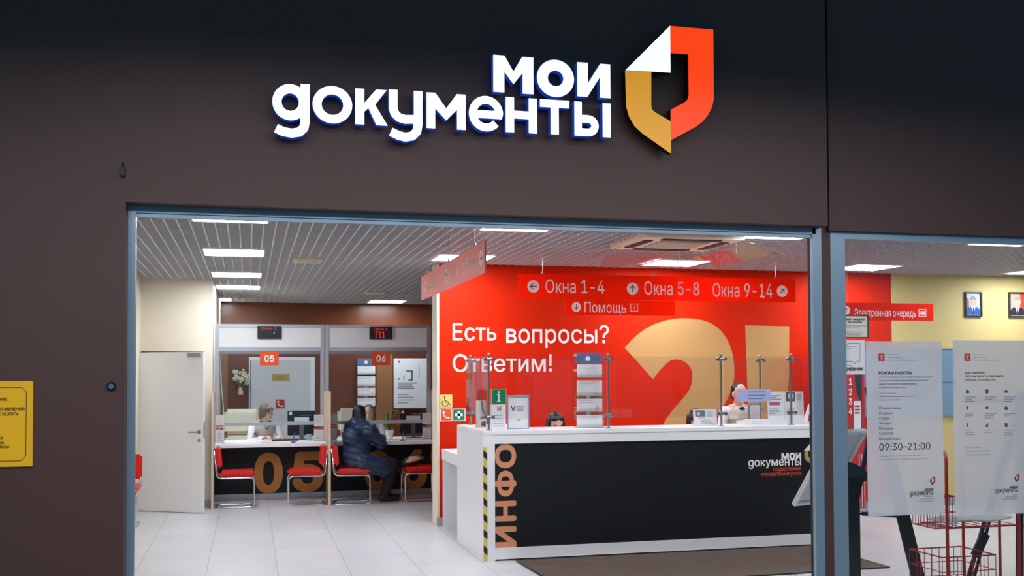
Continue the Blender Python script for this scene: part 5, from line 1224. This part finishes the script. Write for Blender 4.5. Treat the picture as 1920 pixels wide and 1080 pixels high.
white_cloth = mat('white_blouse', (236, 236, 238), .8); vestc = mat('taupe_vest', (168, 160, 154), .8); trous = mat('dark_trousers', (26, 28, 34), .85); blackc = mat('black_ribbon', (20, 20, 24), .6); shoe = mat('black_shoe', (18, 18, 20), .4)
def clerk(root, J, vest, blouse, sl=True):
    m = .92
    pel, wst, chs, nb = [V3(*J[k]) for k in ('pelvis', 'waist', 'chest', 'neck')]; sL, sR = V3(*J['sL']), V3(*J['sR'])
    ch_ = [[(pel, .128*m), (wst, .116*m), (chs, .130*m), ((chs+nb)/2+V3(0, 0, .02), .086*m)], [(sL, .058*m), ((sL+sR)/2+(chs-(sL+sR)/2)*.35, .11*m), (sR, .058*m)], [((sL+chs)/2, .096*m), ((sR+chs)/2, .096*m)], [(nb-V3(0, 0, .035), .066*m), (nb+V3(0, 0, .005), .064*m)]]
    for s_ in 'LR':
        e_, w_ = V3(*J['e'+s_]), V3(*J['w'+s_]); ch_.append([(V3(*J['s'+s_]), .058*m), (e_, .052*m), (w_+(e_-w_)*.12, .040*m)])
    garment(root, 'blouse', blouse, ch_)
    vs = [[(pel, .140*m), (wst, .130*m), (chs, .141*m)], [((sL+chs*1.2)/2.2, .104*m), ((sR+chs*1.2)/2.2, .104*m)], [(sL+(chs-sL)*.25, .062*m), (chs, .12*m), (sR+(chs-sR)*.25, .062*m)]]
    garment(root, 'vest', vest, vs)
    lg = []
    for s_ in 'LR': lg.append([(V3(*J['h'+s_]), .102*m), (V3(*J['k'+s_]), .074*m), (V3(*J['a'+s_]), .058*m)])
    lg.append([(V3(*J['hL']), .108*m), (pel, .128*m), (V3(*J['hR']), .108*m)])
    garment(root, 'trousers', trous, lg, voxel=.012)
    for s_ in 'LR':
        a, fd_ = V3(*J['a'+s_]), V3(*J['ft'+s_]).normalized(); MB().limb([(a-V3(0, 0, .034)-fd_*.03, .042), (a+fd_*.17-V3(0, 0, .05), .033)]).fuse('shoe', shoe, root, .008, 3)
def sitting(o, yaw, top, lean=0.0, reach=.30, hz=.80, seat=.46, spread=.19):
    """joints of a sitter: o is the seat point on the floor, yaw the way the chest faces, top the height of the head"""
    R = Matrix.Rotation(yaw, 3, 'Z'); q = lambda x_, y_, z_: tuple(Vector((o[0], o[1], 0))+R @ Vector((x_, y_, z_)))
    hz_ = top-.125; sh = top-.30
    J = dict(pelvis=q(0, 0, seat+.10), waist=q(0, .02+lean*.4, seat+.10+(sh-seat-.10)*.42), chest=q(0, .02+lean*.8, sh-.07), neck=q(0, lean, sh+.055), sL=q(-spread+.02, lean*.9, sh), sR=q(spread-.02, lean*.9, sh), hL=q(-.085, .02, seat+.09), hR=q(.085, .02, seat+.09),
             eL=q(-spread-.045, lean+.06, sh-.24), eR=q(spread+.045, lean+.06, sh-.24), wL=q(-.11, lean+reach, hz), wR=q(.11, lean+reach, hz), kL=q(-.10, .42, seat+.05), kR=q(.10, .42, seat+.05), aL=q(-.10, .44, .085), aR=q(.10, .44, .085), ftL=tuple(R @ Vector((0, 1, 0))), ftR=tuple(R @ Vector((0, 1, 0))))
    return J, Vector(q(0, lean+.045, hz_)), R
SITTER = []
# clerk of booth 05
rt = here('person', 'clerk in white blouse and grey vest with glasses, seated at booth 05', 'person', (.21, 15.36, 0))
J, hc, R = sitting((.20, 15.36), math.pi+.25, 1.245, .06, .36, .79)
hc = V3(.235, 15.24, 1.125); HR = yawR(math.pi+1.0, -.12)
body(rt, J, hc, HR); face_parts(rt, hc, HR, glasses=mat('rose_frame', (120, 60, 70), .3))
clerk(rt, J, vestc, white_cloth)
brown_h = mat('brown_hair', (112, 86, 66), .55, noise=.25, nscale=60)
hair(rt, brown_h, hc, HR, CAP+[((.045, .035, .055), (.045, .05, .04)), ((-.03, .045, .06), (.045, .04, .034)), ((.066, .0, .0), (.022, .05, .07)), ((-.066, .0, .0), (.022, .05, .07)), ((0, -.06, -.05), (.06, .045, .06))], 1)
vt = Vector(J['neck']); fw_ = R @ V3(0, 1, 0); sd_ = R @ V3(1, 0, 0)
MB().bar(vt+sd_*.07+fw_*.055+V3(0, 0, .01), vt+fw_*.135-V3(0, 0, .10), .026, .012).bar(vt-sd_*.07+fw_*.055+V3(0, 0, .01), vt+fw_*.135-V3(0, 0, .10), .026, .012).build('ribbon', blackc, rt)
# clerk of booth 06
rt = here('person', 'clerk with long brown hair facing the man in the navy jacket at booth 06', 'person', (1.70, 15.42, 0))
J, hc, R = sitting((1.70, 15.42), math.pi-.1, 1.235, .07, .38, .79)
hc = V3(1.69, 15.26, 1.105); HR = yawR(math.pi-.12, -.02)
body(rt, J, hc, HR); face_parts(rt, hc, HR)
clerk(rt, J, mat('pale_grey_vest', (196, 198, 206), .8), white_cloth)
hair(rt, mat('chestnut_hair', (88, 62, 50), .5, noise=.25, nscale=60), hc, HR, CAP+[((.078, -.012, -.03), (.024, .05, .11)), ((-.078, -.012, -.03), (.024, .05, .11)), ((.080, -.02, -.13), (.03, .045, .09)), ((-.080, -.02, -.13), (.03, .045, .09)), ((0, -.07, -.08), (.075, .05, .13))], 1)
# visitor in navy jacket, back turned
rt = here('person', 'visitor in a navy quilted jacket and black trousers seated with back turned', 'person', (1.36, 13.64, 0))
yaw = math.radians(-48); R = Matrix.Rotation(yaw, 3, 'Z'); hcx = V3(1.395, 13.70, 1.145); HR = yawR(math.radians(-22), -.12)
J = dict(pelvis=(1.37, 13.64, .565), waist=(1.37, 13.65, .72), chest=(1.39, 13.66, .90), neck=(1.39, 13.68, 1.035), sL=(1.31, 13.80, .975), sR=(1.52, 13.55, .975), hL=(1.40, 13.74, .55), hR=(1.43, 13.56, .55), eL=(1.44, 13.96, .82), eR=(1.665, 13.62, .735), wL=(1.60, 14.10, .80), wR=(1.705, 13.92, .815), hdR=(.15, .75, .1), thR=(-.6, .2, .6), upR=(.7, -.2, .5), kL=(1.80, 13.80, .50), kR=(1.82, 13.62, .50), aL=(1.76, 13.86, .09), aR=(1.72, 13.68, .09), ftL=(1, .3, 0), ftR=(1, .15, 0))
body(rt, J, hcx, HR, False)
face_parts(rt, hcx, HR)
navy = mat('navy_quilting', (36, 52, 84), .42, noise=.15, nscale=14)
quilt = lambda p: .016*(abs(math.sin(math.pi*(p.z+.25*(p.x-1.4))/.088))**.55-.6)
pj = V3(*J['pelvis'])
chains = [[(V3(1.36, 13.63, .50), .155), (V3(1.355, 13.64, .64), .175), (V3(1.365, 13.645, .80), .178), (V3(1.395, 13.66, .92), .155), (V3(1.40, 13.675, 1.0), .10)], [(V3(1.28, 13.80, .93), .085), (V3(1.40, 13.67, .93), .14), (V3(1.52, 13.56, .93), .09)],
          [(V3(1.52, 13.56, .945), .088), (V3(1.665, 13.62, .76), .080), (V3(1.705, 13.86, .815), .058)], [(V3(1.30, 13.80, .945), .088), (V3(1.44, 13.97, .83), .074), (V3(1.585, 14.08, .815), .056)],
          [(V3(1.42, 13.74, .54), .13), (V3(1.64, 13.77, .49), .105)], [(V3(1.42, 13.56, .53), .14), (V3(1.66, 13.58, .47), .118), (V3(1.70, 13.58, .43), .10)], [(V3(1.30, 13.55, .86), .13), (V3(1.30, 13.72, .86), .13)], [(V3(1.27, 13.62, .60), .10), (V3(1.29, 13.64, .78), .11)]]
garment(rt, 'jacket', navy, chains, voxel=.010, smooth=6, disp=quilt)
hood = [[(V3(1.27, 13.70, 1.0), .07), (V3(1.34, 13.62, 1.02), .082), (V3(1.47, 13.59, 1.0), .065)], [(V3(1.33, 13.64, 1.05), .07), (V3(1.41, 13.62, 1.05), .07)], [(V3(1.47, 13.60, 1.0), .06), (V3(1.52, 13.70, .98), .045)], [(V3(1.27, 13.70, 1.0), .06), (V3(1.33, 13.79, .98), .045)]]
garment(rt, 'hood', navy, hood, voxel=.009, smooth=6)
hair(rt, mat('black_hair', (22, 22, 26), .45), hcx, HR, [((0, -.018, .026), (.087, .094, .098)), ((0, -.05, -.03), (.080, .06, .085)), ((.07, -.01, -.02), (.02, .05, .05)), ((-.07, -.01, -.02), (.02, .05, .05)), ((0, .03, .07), (.06, .05, .045))], 1)
lg = [[(V3(*J['h'+s_]), .10), (V3(*J['k'+s_]), .076), (V3(*J['a'+s_]), .062)] for s_ in 'LR']
garment(rt, 'trousers', trous, lg, voxel=.010)
for s_ in 'LR':
    a, fd_ = V3(*J['a'+s_]), V3(*J['ft'+s_]).normalized(); MB().limb([(a-V3(0, 0, .035)-fd_*.03, .046), (a+fd_*.17-V3(0, 0, .05), .036)]).fuse('shoe', shoe, rt, .008, 3)
# clerks behind the counter
def stool(x, y, z, lab):
    t = here('stool', lab, 'stool', (x, y, 0), 'clerk stools'); MB().cyl((x, y, z-.07), (x, y, z), .19, .19, 24).build('seat', M['black'], t, bevel=.012, smooth=True)
    MB().cyl((x, y, .04), (x, y, z-.07), .03).build('column', M['chrome'], t, smooth=True); MB().cyl((x, y, 0), (x, y, .04), .22, .19, 24).build('base', M['black'], t, smooth=True)
rt = here('person', 'clerk with black hair and glasses, head just showing over the counter beside the leaflet tower', 'person', (2.98, 10.2, 0))
J, hc, R = sitting((2.98, 10.15), math.pi, 1.27, .10, .34, .78)
hc = V3(2.955, 9.99, 1.155); HR = yawR(math.pi+.1, -.30)
body(rt, J, hc, HR); face_parts(rt, hc, HR, glasses=mat('dark_frames', (40, 34, 36), .3)); clerk(rt, J, vestc, white_cloth)
hair(rt, mat('black_hair', (22, 22, 26), .45), hc, HR, CAP+[((.079, .0, -.02), (.022, .055, .09)), ((-.079, .0, -.02), (.022, .055, .09)), ((0, -.06, -.06), (.075, .05, .10)), ((.030, .05, .078), (.046, .03, .024)), ((-.036, .046, .078), (.042, .03, .024))], 1)
stool(2.98, 10.17, .46, 'black stool under the clerk beside the leaflet tower')
rt = here('person', 'clerk with black hair half hidden behind the small white flyer on the counter', 'person', (4.5, 10.2, 0))
J, hc, R = sitting((4.50, 10.15), math.pi, 1.285, .10, .34, .78)
hc = V3(4.475, 10.0, 1.168); HR = yawR(math.pi-.35, -.25)
body(rt, J, hc, HR); face_parts(rt, hc, HR); clerk(rt, J, vestc, white_cloth)
hair(rt, mat('black_hair', (22, 22, 26), .45), hc, HR, CAP+[((.079, .0, -.04), (.026, .06, .12)), ((-.079, .0, -.04), (.026, .06, .12)), ((0, -.06, -.08), (.08, .055, .13)), ((.04, .052, .055), (.044, .03, .034)), ((-.04, .052, .055), (.044, .03, .034))], 1)
stool(4.50, 10.17, .46, 'black stool under the clerk behind the small flyer')
rt = here('person', 'clerk in white shirt, beige vest and black bow standing behind the pale blue sign', 'person', (5.22, 10.55, 0))
x, y = 5.215, 10.56
J = dict(pelvis=(x, y, .80), waist=(x, y-.01, .98), chest=(x, y-.03, 1.17), neck=(x, y-.04, 1.30), sL=(x+.17, y-.02, 1.245), sR=(x-.17, y-.02, 1.245), hL=(x+.085, y, .78), hR=(x-.085, y, .78), eL=(x+.225, y-.06, 1.02), eR=(x-.225, y-.06, 1.02), wL=(x+.15, y-.23, 1.195), wR=(x-.16, y-.20, .93), kL=(x+.09, y-.03, .44), kR=(x-.09, y-.02, .44), aL=(x+.09, y, .085), aR=(x-.09, y, .085), ftL=(.1, -1, 0), ftR=(-.1, -1, 0))
J['wL'] = (x+.13, y-.20, .90)
hc = V3(x-.015, y-.075, 1.435); HR = yawR(math.pi+.12, -.08)
body(rt, J, hc, HR); face_parts(rt, hc, HR); clerk(rt, J, mat('beige_vest', (200, 190, 178), .8), white_cloth)
hair(rt, mat('black_hair', (22, 22, 26), .45), hc, HR, [((0, -.024, .034), (.080, .084, .092)), ((0, -.05, -.01), (.075, .055, .08)), ((0, -.105, -.03), (.035, .03, .035))], 1)
MB().ball((x-.02, y-.155, 1.275), .035, .014, .02, 12, 8).build('bow', blackc, rt, smooth=True)
MB().box(x-.165, x-.075, y-.165, y-.155, 1.165, 1.215).build('name_badge', M['paper'], rt)
